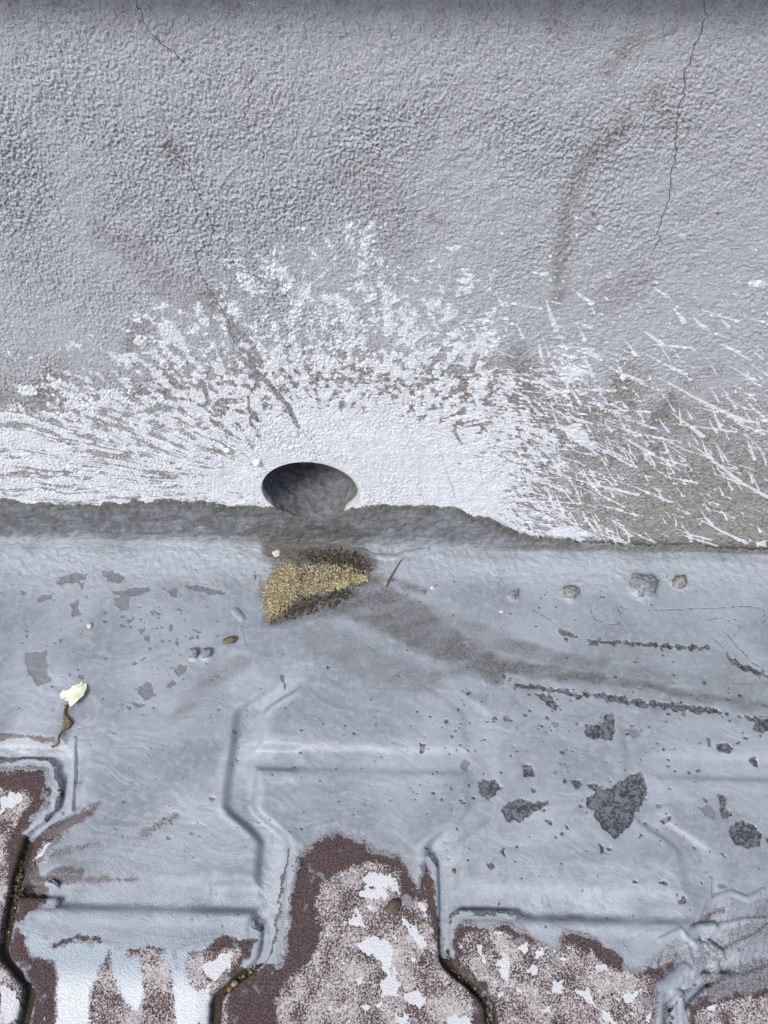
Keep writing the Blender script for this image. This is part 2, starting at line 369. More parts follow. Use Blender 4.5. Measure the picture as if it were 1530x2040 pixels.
paint = (np.clip(cov, -.3, 1.4)*(1-.62*right)*(1-.13*lw*sm(np.abs(s+150), 130, 90)-.1*lw)-rank-.02)*2.6
def addp(d): 
    global paint
    paint = np.maximum(paint, np.clip(d, -4, 1))
def cutp(d):
    global paint
    paint = np.minimum(paint, np.clip(-d, -1, 4))
rough_edge = .45*sn(s, v, 2.2, 91, 2)+.25*relief
# bare gaps left between brush marks
for P, r0, r1 in [([(458,640),(468,700),(500,730),(545,775),(575,810),(593,850)], 2.4, 1.6), ([(425,640),(440,700),(455,740)], 2.6, 1.),
                  ([(402,760),(415,800)], 2.2, 1.2), ([(495,790),(500,850)], .9, .5), ([(1028,690),(1030,730)], 4.5, 4.), ([(975,842),(930,850)], 2.4, .6), ([(905,858),(920,885)], 1.2, .8), ([(30,795),(75,790)], 3.5, 2.5), ([(270,650),(255,680)], 2.2, 1.5)]:
    cutp(F.line(WL(P), r0, r1)+rough_edge*1.5)
# flung streaks to the right: thin tail, fat wet head
rr = random.Random(5); strokes = []
for P in [((1300,572),(1330,592)),((1340,612),(1362,640)),((1380,630),(1408,655)),((1275,655),(1318,685)),((1278,700),(1365,745)),((1300,745),(1480,840)),((1480,790),(1530,838)),((1320,840),(1465,860)),((1335,820),(1400,870)),((1140,575),(1180,605)),((1085,585),(1108,655)),((1028,640),(1042,672)),((1100,705),(1180,745)),((1055,745),(1130,790)),((1210,730),(1280,760)),((1370,880),(1475,960)),((1500,700),(1520,715)),((1440,685),(1475,702)),((1455,730),(1505,758)),((1385,1030),(1490,1082)),((1240,870),(1300,905)),((1110,845),(1260,930)),((1090,940),(1270,985)),((1180,1005),(1240,1015)),((1420,930),(1530,990)),((1180,940),(1340,1000)),((990,640),(1012,634)),((1055,542),(1088,546))]:
    strokes.append((P[0], P[1], rr.uniform(1.0, 1.9), .25))
while len(strokes) < 640:
    x, y = rr.uniform(985, 1600), rr.uniform(585, 1085)
    i = np.argmin((CP[:, 0]-x)**2+(CP[:, 1]-y)**2); dens = min(max(CP[i, 2], .035), .6)
    if y < 680: dens *= .45
    if 1290 < x < 1345 and 790 < y < 870: dens *= .2
    if rr.random() > dens*2.1: continue
    steep = rr.random() < .55
    a = math.radians(rr.gauss(60, 9) if steep else rr.gauss(19, 8)); L = rr.uniform(14, 55) if steep else rr.uniform(25, 110)
    if rr.random() < .3: L *= .5
    strokes.append(((x-L*math.cos(a)*.5, y-L*math.sin(a)*.5), (x+L*math.cos(a)*.5, y+L*math.sin(a)*.5), rr.choice([.5, .6, .7, .9, 1.3]), .18))
for k in range(240):         # tiny flecks all about
    x, y = rr.uniform(430, 1560), rr.uniform(420, 1075); 
    if x < 1000 and y > 700: continue
    strokes.append(((x, y), (x+rr.uniform(2, 7), y+rr.uniform(0, 5)), rr.uniform(.4, 1.0), .4))
for p, q, r1, r0 in strokes:
    P = WL([p, ((p[0]+q[0])/2+rr.uniform(-2.5, 2.5), (p[1]+q[1])/2+rr.uniform(-2, 2)), q])
    i = F.near(P, 4.)
    if len(i): paint[i] = np.maximum(paint[i], np.clip((sdline(F.s[i], F.v[i], P, r0, r1)+rough_edge[i]*.55)*.8, -4, .9))
for P in [[(1085,1060),(1110,1048),(1160,1055),(1180,1068),(1140,1072),(1090,1070)], [(1110,850),(1150,840),(1190,885),(1185,900),(1150,885)], [(1500,1078),(1528,1074),(1530,1090),(1505,1088)],
          [(1115,735),(1155,725),(1165,745),(1130,765)], [(490,545),(520,555),(515,590),(485,585)], [(560,548),(590,560),(575,575)], [(640,480),(660,490),(640,500)], [(310,640),(350,640),(355,680),(325,690)], [(25,765),(80,765),(75,790),(40,790)], [(1240,600),(1250,600),(1250,606)]]:
    addp((F.poly(WL(P))-.8+1.9*sn(s, v, 6, 97, 3)+rough_edge*2.2)*.6)
# dirt, smears, worn film
film = np.clip(.2+.86*sm(tt, 170, 275), 0, 1)+.28*leftlow - .18*sm(sn(s, v, 40, 33, 2), .1, .8)+.30*sm(F.s, 150, 230)*sm(tt, 90, 150)
film += .28*sm(F.s, 70, 120)*sm(F.s, 230, 160)*sm(sn(s, v, 22, 34, 2), -.7, .4); film = np.clip(film, 0, 1.2)
stain = np.zeros_like(s)
for P, r0, r1, a in [([(1240,255),(1190,300),(1155,345),(1130,420),(1118,500),(1112,600)], 2.6, 3.6, .62), ([(1260,85),(1225,125),(1205,150)], 3.2, 1.5, .5), ([(205,470),(270,500),(330,570),(420,605)], 6, 13, .36), ([(1340,790),(1310,830),(1290,870)], 3.5, 2.5, .8),
                    ([(1040,860),(1060,900)], 2., 2., .6), ([(690,350),(760,400),(800,480)], 9, 12, .2), ([(860,440),(880,450)], 3, 2, .5), ([(1170,455),(1190,450)], 2.2, 1.6, .5), ([(1110,50),(1120,75)], 2.5, 2, .4), ([(330,275),(345,310),(360,330)], 2, 1.5, .6), ([(420,590),(470,660),(520,740)], 5, 3, .7), ([(1270,560),(1220,590)], 9, 12, .3),
                    ([(1300,180),(1330,240),(1310,270)], 3, 2, .35), ([(1030,700),(1045,760),(1040,860)], 5, 4, .5), ([(270,720),(260,690),(285,640)], 4, 3, .6)]:
    stain = np.maximum(stain, a*sm(F.line(WL(P), r0, r1, 12, -12)+2.*sn(s, v, 7, 36, 3), -5., 3.)*(.7+.6*sn(s, v, 4, 37, 3)-.3*relief))
stain = np.clip(stain, 0, 1)
for x, y, r in [(1183, 428, 1.1), (280, 40, .5), (545, 185, .5), (1052, 932, 1.8), (860, 272, .6), (1430, 425, .8), (1360, 585, .5)]:
    p = WL([(x, y)])[0]; stain = np.maximum(stain, sm(np.hypot(F.s-p[0], F.v-p[1]), r*1.5, r*.7))
yellow = WL([(1510, 565)])[0]
addp(1.2-np.hypot((F.s-yellow[0])/4., (F.v-yellow[1])/2.2)+rough_edge)
addp(.9-np.hypot((F.s-WL([(1195, 452)])[0][0])/2.6, (F.v-WL([(1195, 452)])[0][1])/1.4)+rough_edge)
dirt = np.clip(sm(tt, 26, 3)*sm(F.s, 60, 130)*.85 + .9*sm(tt, 9, 1), 0, 1)*(.6+.6*sm(sn(s, v, 4, 93, 3), -.4, .5))
dirt = np.clip(dirt+.35*sm(tt, 385, 412)*sm(sn(s, v, 9, 95, 2), -.2, .8), 0, 1)  # patchy darker tone towards the top of the wall
# cracks: side-signed distance to a wandering line, and its width
crack = np.full(s.shape, 30., np.float32); crackw = np.zeros(s.shape, np.float32); cbest = np.full(s.shape, 12., np.float32)
CR = [([(268,-20),(272,0),(285,40),(305,68),(335,95),(365,122),(378,145)], .30), ([(512,125),(495,165),(498,215),(470,250),(450,278),(432,308)], .27),
      ([(322,258),(340,300),(375,330),(388,380),(405,405),(425,455),(420,480),(388,508),(400,545),(425,590),(455,640),(467,705)], .36), ([(1392,-20),(1402,20),(1398,60),(1380,100),(1362,150),(1360,180),(1352,230),(1345,290),(1335,350),(1335,390),(1318,440),(1305,490),(1286,535)], .34),
      ([(868,872),(888,935),(905,985),(915,1008)], .26), ([(838,925),(832,970),(850,1006)], .24), ([(812,880),(828,930),(822,965)], .18), ([(952,895),(958,950),(972,1000)], .2), ([(455,858),(448,900),(440,960)], .18), ([(540,860),(560,900)], .16), ([(300,880),(312,940)], .15), ([(690,870),(720,905)], .16), ([(1085,620),(1060,560)], .2), ([(160,860),(165,930)], .14), ([(770,880),(780,960)], .14),([(480,800),(470,870),(478,930)],.15),([(640,840),(648,880),(640,915)],.14)]
for P, wd in CR:
    Q = WL(P); R = [Q[0]]
    for a, b in zip(Q[:-1], Q[1:]):       # jitter
        n = max(2, int(np.hypot(*(b-a))/2.2))
        for k in range(1, n+1):
            c = a+(b-a)*k/n; R.append(c+(RNG.normal(0, .6, 2) if k < n else 0))
    R = np.array(R); idx = F.near(R, 12); xs, ys = F.s[idx], F.v[idx]; L = np.linspace(0, 1, len(R))
    bd = np.full(xs.shape, 1e3); bs = bd.copy(); bt = bd*0
    for k in range(len(R)-1):
        e = R[k+1]-R[k]; l = np.hypot(*e)+1e-6; px, py = xs-R[k][0], ys-R[k][1]; t_ = np.clip((px*e[0]+py*e[1])/l**2, 0, 1)
        d = np.hypot(px-e[0]*t_, py-e[1]*t_); m = d < bd; sg = np.sign(e[0]*py-e[1]*px)
        bd[m] = d[m]; bs[m] = (d*sg)[m]; bt[m] = (L[k]+t_*(L[k+1]-L[k]))[m]
    m = bd < cbest[idx]; ii = idx[m]; cbest[ii] = bd[m]; crack[ii] = bs[m]
    crackw[ii] = (.72 if wd > .265 else .6)*wd*np.minimum(1, np.minimum(bt[m]*8+.25, (1-bt[m])*8))*(.7+.5*vnoise(bt[m]*40, bt[m]*0, 3))*(bd[m] < 6)
smooth_ = sm(sn(s, v, 70, 98, 3), -.1, .7); height -= relief*amp*.45*smooth_
height += .25*sn(s, v, 5, 99, 2, math.radians(-35), 6.)*smooth_
height += np.clip(paint+.2, 0, .5)*.5*(1-.0*right)
height *= sm(np.hypot(F.s-HOLE[0], F.v-HOLE[1]), HR, HR+4)*.8+.2
# the round opening
dh = np.hypot(s-HOLE[0], v-HOLE[1]); inside = dh < HR
q = grid_quads(*shp); keep = ~inside[q].all(1)
fs, fv = s.copy(), v.copy(); k = inside
fs[k] = HOLE[0]+(s[k]-HOLE[0])/dh[k]*HR; fv[k] = HOLE[1]+(v[k]-HOLE[1])/dh[k]*HR
height[k] = -.1
wall = np_mesh('plaster_wall', world(fs, height, -fv), q[keep][:, ::-1], M_WALL,
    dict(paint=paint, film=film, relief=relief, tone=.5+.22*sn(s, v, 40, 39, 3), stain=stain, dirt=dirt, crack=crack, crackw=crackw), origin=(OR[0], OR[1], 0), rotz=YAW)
put(wall, 'rough grey plaster wall with white paint splashed round a drain hole', 'wall')

def quad_box(name, s0, s1, d0, d1, z0, z1, mat, bev=2., parent=None, seg=60):
    """a long moulding along the wall: rounded section swept along s"""
    sec = []
    for cx, cz, a0 in [(d1-bev, z0+bev, -90), (d1-bev, z1-bev, 0)]:
        for k in range(6):
            a = math.radians(a0+90*k/5); sec.append((cx+bev*math.cos(a), cz+bev*math.sin(a)))
    sec = [(d0, z0)]+sec+[(d0, z1)]
    S = np.repeat(np.linspace(s0, s1, seg), len(sec)); D = np.tile([p[0] for p in sec], seg); Z = np.tile([p[1] for p in sec], seg)
    nz = .7*sn(S, Z, 30, 6, 2)
    qd = grid_quads(seg, len(sec))
    ob = np_mesh(name, world(S, D+nz*(D > d0+1), Z), qd[:, ::-1], mat, dict(film=np.ones_like(S), paint=np.full_like(S, -4), crack=np.full_like(S, 30.)), origin=(*OR, 0), rotz=YAW)
    return put(ob, parent=parent)
quad_box('shade_ledge', -1300, 1300, -150, 20, 428, 480, M_WALL, 3., wall)  # unseen ledge, added out of view to shade the wall top

# ------------------------------------------------------------------ drain pipe through the wall
def mat_pipe():
    t = NT('grimy_pipe'); f = t.noise(1.2, 4, .65); m = t.noise(7, 4, .6, .8, 4.)
    col = t.mix(t.step(m, .3, .7), (.12, .128, .142), (.20, .215, .24))
    col = t.mix(t.step(t.noise(11, 4, .6, 1., 44.), .5, .66, 0, .45), col, (.055, .048, .04))
    col = t.mix(t.math('MULTIPLY', t.step(t.attr('paint'), .2, .7), t.step(f, .35, .5)), col, (.66, .67, .70))
    return t.out(col, .7, t.bump(t.math('ADD', f, m), .8), .35)
M_PIPE = mat_pipe()
na, nd = 220, 110
A = np.linspace(0, 2*np.pi, na); dep = np.r_[-.3, 0, .25, .25, .2, 0, np.linspace(-.8, -170, nd)]
rd = np.r_[HR+.8, HR+.7, HR+.35, HR-.2, HR-.75, HR-.95, np.full(nd, HR-1.0)]
AA, DD = np.meshgrid(A, dep); RR = np.repeat(rd[:, None], na, 1)
arc = AA*HR; low = sm(-np.sin(AA), .1, .8)
lump = np.where(DD < -1, 1., 0)*(.45*sn(arc, DD, 4, 15, 3)+low*(.8*sn(arc, DD, 9, 25, 3)+1.6*np.clip(sn(arc, DD, 6, 35, 2)-.35, 0, 1)))
lump[:, -1] = lump[:, 0]; RR = RR-lump
pp = np.where(DD > -.5, .8*sm(np.sin(AA), -.75, -.5), np.clip(1.2+DD/9*(1+.0*AA), -1, 1)*(np.where(np.cos(AA) > 0, sm(np.cos(AA), .55, .85), sm(-np.cos(AA), .75, .95)*.7)))  # white on the rim, fading inward along both sides
sS = HOLE[0]+RR*np.cos(AA); tT = -HOLE[1]+RR*np.sin(AA)
qd = grid_quads(len(dep), na)
pipe = np_mesh('drain_pipe', world(sS.ravel(), DD.ravel(), tT.ravel()), qd, M_PIPE, dict(paint=pp.ravel()), origin=(*world(np.array([HOLE[0]]), np.array([0.]), np.array([-HOLE[1]]))[0],))
put(pipe, 'round drain opening lined with dirty grey coating', parent=wall)
ca = np.r_[[0], np.arange(na-1)+1]
S_, T_ = HOLE[0]+HR*1.05*np.cos(A), -HOLE[1]+HR*1.05*np.sin(A)
cap = np_mesh('pipe_back', world(np.r_[HOLE[0], S_], np.r_[-168., np.full(na, -168.)], np.r_[-HOLE[1], T_]), np.array([[0, i, i+1] for i in range(1, na)]), M_PIPE)
put(cap, parent=pipe)

# ------------------------------------------------------------------ coating over paving and wall foot
nu, nv = 860, 0
vv = np.r_[np.arange(-66, 352, .66), np.array([354, 357, 361, 366, 372])]
ext = np.array([8, 20, 40, 75, 120, 190, 290, 430, 620.])
u = np.linspace(-1, 1, nu); hw = np.interp(vv, [-66, 0, 345], [352, 350, 254]); ce = np.interp(vv, [0, 345], [-9, 0])
S = np.concatenate([(ce-hw)[:, None]-ext[::-1][None], ce[:, None]+hw[:, None]*u[None], (ce+hw)[:, None]+ext[None]], 1)
V = np.repeat(vv[:, None], S.shape[1], 1); shp = S.shape
s, v = S.ravel(), V.ravel(); F = Fld(s, v); C = cover(F)
dj, dr = joint_dist(s, v); dja = np.minimum(dj, dr)
far = sm(v, 100, 175)                              # towards the wall the coating is thick and hides the joints
far = np.maximum(far, sm(F.s, -255, -290)*sm(v, 60, 120)) if False else far
thick = .35+1.0*sm(C, 0, 14)*sm(v, 300, 120)
onwall = sm(v, 4, -8)
gr = np.exp(-(dj/9.)**5*.9)*(1-.45*sm(s, 215, 120)*sm(s, 90, 130)*sm(v, 260, 215))
grr = np.exp(-(dr/8.)**5*.9)
crown = np.exp(-((dja-13.5)/4.)**2)
strong = far*(.30+.70*sm(C, 34, 8)+.35*sm(np.abs(s+98), 34, 18)*sm(C, 8, 14)+.15*sm(s, 200, 230))
strong = np.maximum(strong, .95*sm(np.abs(s+90), 34, 22)*sm(v, 108, 150))
h = -(5.2*np.maximum(gr, grr)*strong) + .8*crown*strong
h += (1.1*sn(s, v, 75, 100, 2)+.35*sn(s, v, 22, 104, 2))*(1-.3*far)*sm(v, 350, 250)
swx = s+16*sn(s, v, 55, 106, 2); swv = v+12*sn(s, v, 45, 107, 2)
h += (.14*sn(swx, swv, 3.5, 108, 2, math.radians(12), 6.)+.4*sn(swx, swv, 13, 109, 2, math.radians(-15), 2.2)*sm(v, 330, 220))*sm(v, 40, 130)
lumpy = sm(v, 95, 20)*(1-.5*sm(F.s, -40, 40)*sm(v, 20, 60))
h += lumpy*(.55*sn(s, v, 5.5, 110, 3)+.35*np.clip(sn(s, v, 3.2, 112, 2)-.2, 0, 2))
h += onwall*(.5*np.abs(sn(s, v, 11, 117, 3, math.radians(6), 2.2))+.9*sn(s, v, 7, 114, 3)+.5*sn(s, v, 30, 116, 2))
thin_edge = sm(C, 8, 0)
grit = np.clip(.25*sm(v, 90, 40)+.45*sm(v, 205, 245)*sm(s, 150, 60)+.4*sm(v, 240, 262)+.75*thin_edge*sm(v, 150, 190), 0, 1)
h += grit*(.13*sn(s, v, 1.5, 120, 2))
# pavers' shape shows where the film is thin
ph = paver_height(s, v, dja)
edge = np.clip(C/5., -1, 1)
th = np.where(C > 0, thick*np.minimum(1, C/6.+.06), C*.25)
h = h + np.where(v > 3, th, np.where(C > 0, 1.1+1.3*np.minimum(1, C/5.), 1.1+C*.9))
h = np.where((v > 150) & (C < 6), np.maximum(h, np.where(C > 0, ph*.9+th, -9)), h)
# swollen bumps and folds of the skin
def ridge(P, r0, r1, hgt, wall_=False):
    global h
    d = F.line(G(P), r0, r1, 6, -6); rr_ = np.maximum(r0, r1)
    x = np.clip(d/rr_, 0, 1); h = np.where(x > 0, np.maximum(h, h*.4+hgt*np.sqrt(1-(1-x)**2)), h)
Z5 = lambda *p: [(1230+a/5.1, 1750+b/5.1) for a, b in p]
for P, r0, r1, hg in [(Z5((430,625),(560,560),(645,525),(700,600),(745,665)), 1.6, 2.2, 1.9), (Z5((765,640),(790,540),(850,500),(880,500),(975,485)), 3.6, 2.6, 3.6), (Z5((830,720),(850,820),(770,960)), 5.6, 3.2, 4.2), (Z5((700,690),(735,830)), 2.6, 3., 2.4),
        (Z5((920,680),(1040,760)), 3.4, 3., 3.2), (Z5((960,800),(1000,930)), 4.2, 3.6, 2.6), (Z5((690,930),(570,1030),(430,1110),(400,1250),(400,1500)), 4.6, 3.6, 3.2), (Z5((560,1150),(640,1180)), 3., 2.6, 2.), (Z5((700,1100),(760,1060),(900,1010),(1100,1010),(1300,1000),(1530,920)), 3., 2.2, 1.7),
        (Z5((880,600),(1050,480),(1300,425),(1560,410)), 2.2, 1.6, 1.6), (Z5((1040,790),(1200,670),(1400,590),(1560,450)), 2.0, 1.6, 1.8), (Z5((890,370),(940,200),(950,0)), 1.6, .8, 1.2), (Z5((910,360),(1010,190),(1150,140),(1330,210),(1480,120)), 2.2, 1.8, 1.3), (Z5((650,1250),(660,1500)), 2.6, 2.6, 2.2),
        ]:
    ridge(P, r0, r1, hg)
for (x, y), r, hg in [((1279,1174),15,4.), ((1135,1184),10,2.4), ((1351,1163),9,2.4), ((1023,1190),6,1.4), ((387,1306),6,1.6), ((412,1304),6,1.6)]:
    a_, b_ = G([(x, y)])[0]; h += hg*sm(np.hypot(s-a_, v-b_)+1.6*sn(s, v, 5, 133, 2), r, r*.3)
for P, r0, r1, hg in [([(470,1218),(482,1232)], 3.4, 3., 2.), ([(478,1250),(490,1290)], 2., 1.4, .9), ([(872,1310),(900,1345)], .8, .6, .5), ([(1200,1322),(1232,1340)], 2.2, 1.6, .9),
        ([(745,1105),(790,1112),(850,1098)], 4, 3, 2.4), ([(700,1088),(735,1098),(760,1110)], 2.6, 2.4, 2.2), ([(590,1070),(640,1072),(690,1078)], 1.8, 2., 2.2), ([(345,1560),(330,1640)], 1.4, 1., .6), ([(345,1600),(375,1560),(370,1440)], 1.2, .8, .5), ([(280,1500),(255,1560)], 2., 1.2, .6), ([(140,1615),(146,1540),(148,1470)], 1.2, 1.2, .7)]:
    ridge(P, r0, r1, hg)
# comb marks of the brush in the thin film at lower right
cmb = sm(F.poly(G([(1250,1940),(1340,1860),(1400,1900),(1420,1790),(1530,1770),(1900,1760),(1900,1990),(1380,1998),(1320,1935)]), 20, -20), -3, 8)
h += cmb*.35*np.sin((s*.78+v*.35+1.6*sn(s, v, 7, 130, 2))*1.9)*sm(sn(s, v, 9, 131, 2), -.5, .4)
# colour masks of the surface
def polyfield(polys, conv=G, rough=.9):
    r = np.full(s.shape, -3., np.float32)
    for P in polys: r = np.maximum(r, F.poly(conv(P), 6, -3))
    return r
ZR = lambda L: [[(900+a/2.429, 1400+b/2.429) for a, b in P] for P in L]
ZL = lambda L: [[(a/2.55, 1000+b/2.55) for a, b in P] for P in L]
ZM = lambda L: [[(765+a/2., 1000+b/2.) for a, b in P] for P in L]
PEEL = ZR([[(650,460),(700,430),(770,410),(850,350),(920,335),(945,390),(940,460),(900,520),(860,600),(790,660),(740,620),(690,560),(690,520),(650,510)],
 [(235,520),(300,470),(350,460),(400,480),(470,475),(470,495),(400,530),(340,570),(270,580)],[(130,380),(215,365),(230,400),(220,450),(180,465),(130,440)],[(340,300),(390,300),(400,360),(345,360)],
 [(640,100),(700,110),(735,90),(740,55),(775,50),(795,140),(770,185),(740,180),(690,180),(645,160)],[(1285,450),(1320,450),(1330,500),(1355,540),(1310,560),(1290,520)],[(1340,590),(1400,570),(1460,590),(1500,640),(1490,695),(1430,705),(1370,690),(1335,640)],
 [(1280,205),(1340,195),(1360,225),(1340,250),(1290,240)],[(1228,160),(1252,170),(1252,220),(1233,215)],[(1440,270),(1465,255),(1490,275),(1480,310),(1450,295)],[(1470,90),(1560,80),(1560,130),(1490,150),(1445,130)],
 [(1285,745),(1305,710),(1330,745)],[(1095,955),(1130,945),(1138,975),(1100,978)],[(1003,865),(1035,858),(1047,880),(1020,888)],[(228,720),(262,698),(257,742)],[(168,780),(190,772),(207,790),(190,808)],[(1020,560),(1065,545),(1060,575),(1025,582)],
 [(570,375),(620,380),(640,405),(600,420)],[(650,400),(700,390),(742,410),(690,427)],[(543,575),(567,612),(548,607)],[(450,570),(482,563),(482,592)],[(440,15),(480,-5),(522,20),(500,38)],[(535,362),(558,365),(552,390),(538,385)],[(1515,650),(1545,650),(1545,690),(1520,680)],[(1210,462),(1238,470),(1235,490)],[(385,420),(410,420),(400,445)],[(190,70),(210,78),(200,88)],[(250,75),(290,70),(285,95),(260,92)],[(412,105),(445,110),(435,125)],[(705,680),(735,690),(742,730),(722,728)]])
PLINE = ZM([[(520,728),(600,730),(700,745),(800,770),(790,785),(700,762),(600,745),(525,742)],[(800,770),(880,765),(1000,790),(1100,800),(1250,818),(1340,838),(1340,850),(1200,835),(1080,820),(960,805),(850,785)],[(600,765),(660,775),(700,820),(650,805)],[(810,550),(870,555),(960,560),(1050,565),(1160,572),(1290,575),(1290,588),(1180,586),(1050,578),(940,572),(820,566)],[(700,510),(740,520),(780,540),(770,550),(720,535)],[(1350,590),(1400,630),(1470,665),(1540,690),(1540,705),(1460,680),(1390,645)],[(1420,850),(1480,860),(1540,870),(1540,890),(1460,875)],[(330,762),(348,762),(345,770),(332,770)],[(420,855),(445,862),(440,872)],[(480,860),(510,862),(505,875),(485,875)],[(145,965),(160,970),(155,998),(146,995)]])
PEEL += ZL([[(290,400),(370,355),(450,365),(440,390),(360,415),(300,420)],[(510,350),(570,345),(640,380),(620,415),(570,410)],[(405,410),(437,405),(420,447)],[(185,500),(220,470),(270,465),(265,495),(210,510)],[(365,520),(410,485),(405,530),(415,570),(370,585)],[(580,460),(660,440),(760,430),(770,450),(690,480),(640,500)],
 [(860,450),(907,433),(902,482),(863,487)],[(945,420),(1010,422),(1070,438),(1150,458),(1150,477),(1060,467),(950,437)],[(783,550),(832,563),(805,582)],[(648,602),(687,583),(660,632)],[(888,850),(920,825),(955,830),(945,870),(915,890),(890,872)],[(705,940),(750,910),(785,950),(780,990),(740,1010),(705,980)],[(850,940),(880,908),(907,918),(870,952)],[(735,680),(767,678),(762,712),(738,707)],[(898,545),(932,538),(927,562)],[(700,640),(750,648),(720,672)],[(978,645),(1032,663),(1010,672)],[(648,1040),(682,1033),(665,1062)],[(668,1020),(700,1013),(742,1030),(700,1052)],[(1035,520),(1060,498),(1060,520)],[(1060,590),(1085,605),(1080,622)],[(1130,615),(1142,615),(1140,637)],[(900,715),(915,705),(912,735),(902,745)],[(1425,880),(1445,875),(1455,930),(1445,945)],[(565,1170),(592,1168),(590,1182),(570,1184)],[(100,975),(125,985),(150,975),(140,990)],[(125,680),(148,675),(145,692)],[(865,620),(882,625),(875,650)],[(735,485),(750,483),(745,505)]])
SOFT = ZR([[(45,290),(70,268),(92,290),(75,330),(50,312)],[(850,130),(900,122),(912,155),(880,172)],[(1193,510),(1240,498),(1278,530),(1265,558),(1215,542)],[(480,98),(517,100),(500,132)],[(820,320),(845,318),(835,335)],[(1280,880),(1310,875),(1340,895),(1300,900)]])
SOFT += ZL([[(135,770),(240,760),(245,860),(265,910),(200,935),(150,880),(130,810)],[(580,490),(665,480),(660,540),(620,562),(585,520)],[(758,555),(782,547),(792,570),(770,578)],[(300,700),(335,688),(330,705),(310,718)]])
rnd = random.Random(21); dots = []
for k in range(1000):
    c = rnd.random()
    if c < .45: x, y = rnd.uniform(880, 1530), rnd.gauss(1530, 120)
    elif c < .6: x, y = rnd.uniform(880, 1530), rnd.gauss(1400, 40)
    elif c < .85: x, y = rnd.uniform(40, 480), rnd.gauss(1250, 90)
    else: x, y = rnd.uniform(180, 900), rnd.uniform(1200, 1700)
    if not 1130 < y < 1830: continue
    if 440 < x < 900 and y < 1280: continue
    if k > 460: x, y = rnd.uniform(0, 1530), rnd.uniform(1130, 1850)
    r = rnd.choice([1.2, 1.5, 1.5, 2, 2, 2.5, 3.5, 5]) if k <= 460 else rnd.choice([.9, 1.1, 1.3, 1.8]); n = rnd.randint(5, 7); a0 = rnd.random()*6; st = rnd.uniform(.5, 1)
    dots.append([(x+r*rnd.uniform(.6, 1.3)*math.cos(a0+k2*6.283/n), y+st*r*rnd.uniform(.6, 1.3)*math.sin(a0+k2*6.283/n)) for k2 in range(n)])
peel = np.maximum(np.maximum(polyfield(PEEL)-.15+1.2*sn(s, v, 7, 144, 3), polyfield(PLINE)+.3+2.2*sn(s, v, 4.5, 143, 2)), polyfield(dots)+.12)
peel += .7*sn(s, v, 3, 141, 3)*sm(peel, -2.9, -1); softf = polyfield(SOFT)+1.4*sn(s, v, 7, 142, 3); soft = np.maximum(sm(softf, -.6, .3), .75*sm(s, -60, -100)); peel = np.maximum(peel, softf)
# thread-like ridge lines of dried skin
for P in [[(1290,1218),(1350,1215),(1420,1212),(1480,1208),(1520,1212),(1525,1235),(1500,1255)],[(1405,1235),(1440,1230),(1475,1250),(1460,1270)],[(1175,1215),(1185,1235),(1215,1245),(1240,1247)],[(1060,1215),(1100,1238),(1115,1250)],[(1440,1255),(1470,1290),(1500,1320),(1530,1340)],[(1410,1265),(1430,1280),(1440,1290)],[(1090,1180),(1075,1195),(1070,1205)],[(1245,1215),(1225,1205),(1235,1225)]]:
    d = F.line(G(P), .28, .22, 4, -3); peel = np.maximum(peel, d*1.4+.1*sn(s, v, 5, 140))
h -= .75*sm(peel, -.1, .3)*(1-.3*soft)*sm(C, 3, 8)
silt = np.zeros_like(s)
for P, r0, r1, a in [([(560,1085),(640,1095),(720,1120)], 14, 12, 1.), ([(560,1215),(640,1200),(740,1180)], 14, 14, .85), ([(700,1180),(800,1230),(900,1290),(980,1330)], 22, 12, .8), ([(790,1190),(860,1235),(960,1262)], 5, 8, .5), ([(900,1300),(1000,1325),(1100,1340),(1200,1355),(1320,1372)], 7, 3, .95), ([(1330,1380),(1430,1395),(1540,1410)], 3, 2.5, .75), ([(960,1270),(1060,1300),(1180,1330),(1200,1320)], 8, 5, .6), ([(860,1350),(960,1330),(1040,1325)], 3.5, 2, .8),
        ([(780,1160),(840,1180)], 3.5, 2, .7), ([(1190,1340),(1360,1350),(1530,1365)], 6, 4, .3), ([(640,1270),(780,1340),(860,1360)], 14, 10, .35), ([(350,1430),(420,1360),(480,1320)], 4, 7, .35)]:
    silt = np.maximum(silt, a*sm(F.line(G(P), r0, r1, 26, -26)+2.2*sn(s, v, 12, 150, 3)+1.5*sn(s, v, 4, 151, 2, math.radians(14), 5.), -4.5, 3.5))
silt *= 1.05+.45*sn(s, v, 10, 152, 2, math.radians(-18), 3)
onw2 = sm(v+5*sn(s, v, 22, 161, 3)+2.5*sn(s, v, 6, 162, 3), 12, -20)
silt = np.clip(np.maximum(silt, onw2*.85*(.8+.4*sn(s, v, 14, 160, 2))), 0, 1)  # dark tint on the upturned coat: grime plus painted-in shade of the upright face
dirt = np.zeros_like(s)
for P, r0, r1, a, cv in [([(545,1180),(570,1150),(640,1140),(720,1150)], 11, 8, .9, G), ([(535,1240),(560,1220),(620,1200)], 5, 5, .6, G)]:
    dirt = np.maximum(dirt, a*sm(F.line(cv(P), r0, r1, 20, -20)+2.5*sn(s, v, 7, 170, 3), -5, 4))
DP = np.vstack([WL([(485,1036),(560,1040),(690,1036),(725,1052)]), G([(735,1112),(762,1148),(700,1165),(620,1172),(560,1150),(528,1112)])])
dirt = np.maximum(dirt, (.72+.26*sm(v, 0, 12))*sm(F.poly(DP, 20, -20)+4.5*sn(s, v, 11, 172, 3), -7, 6)*(.9+.25*sn(s, v, 7, 173, 3)))
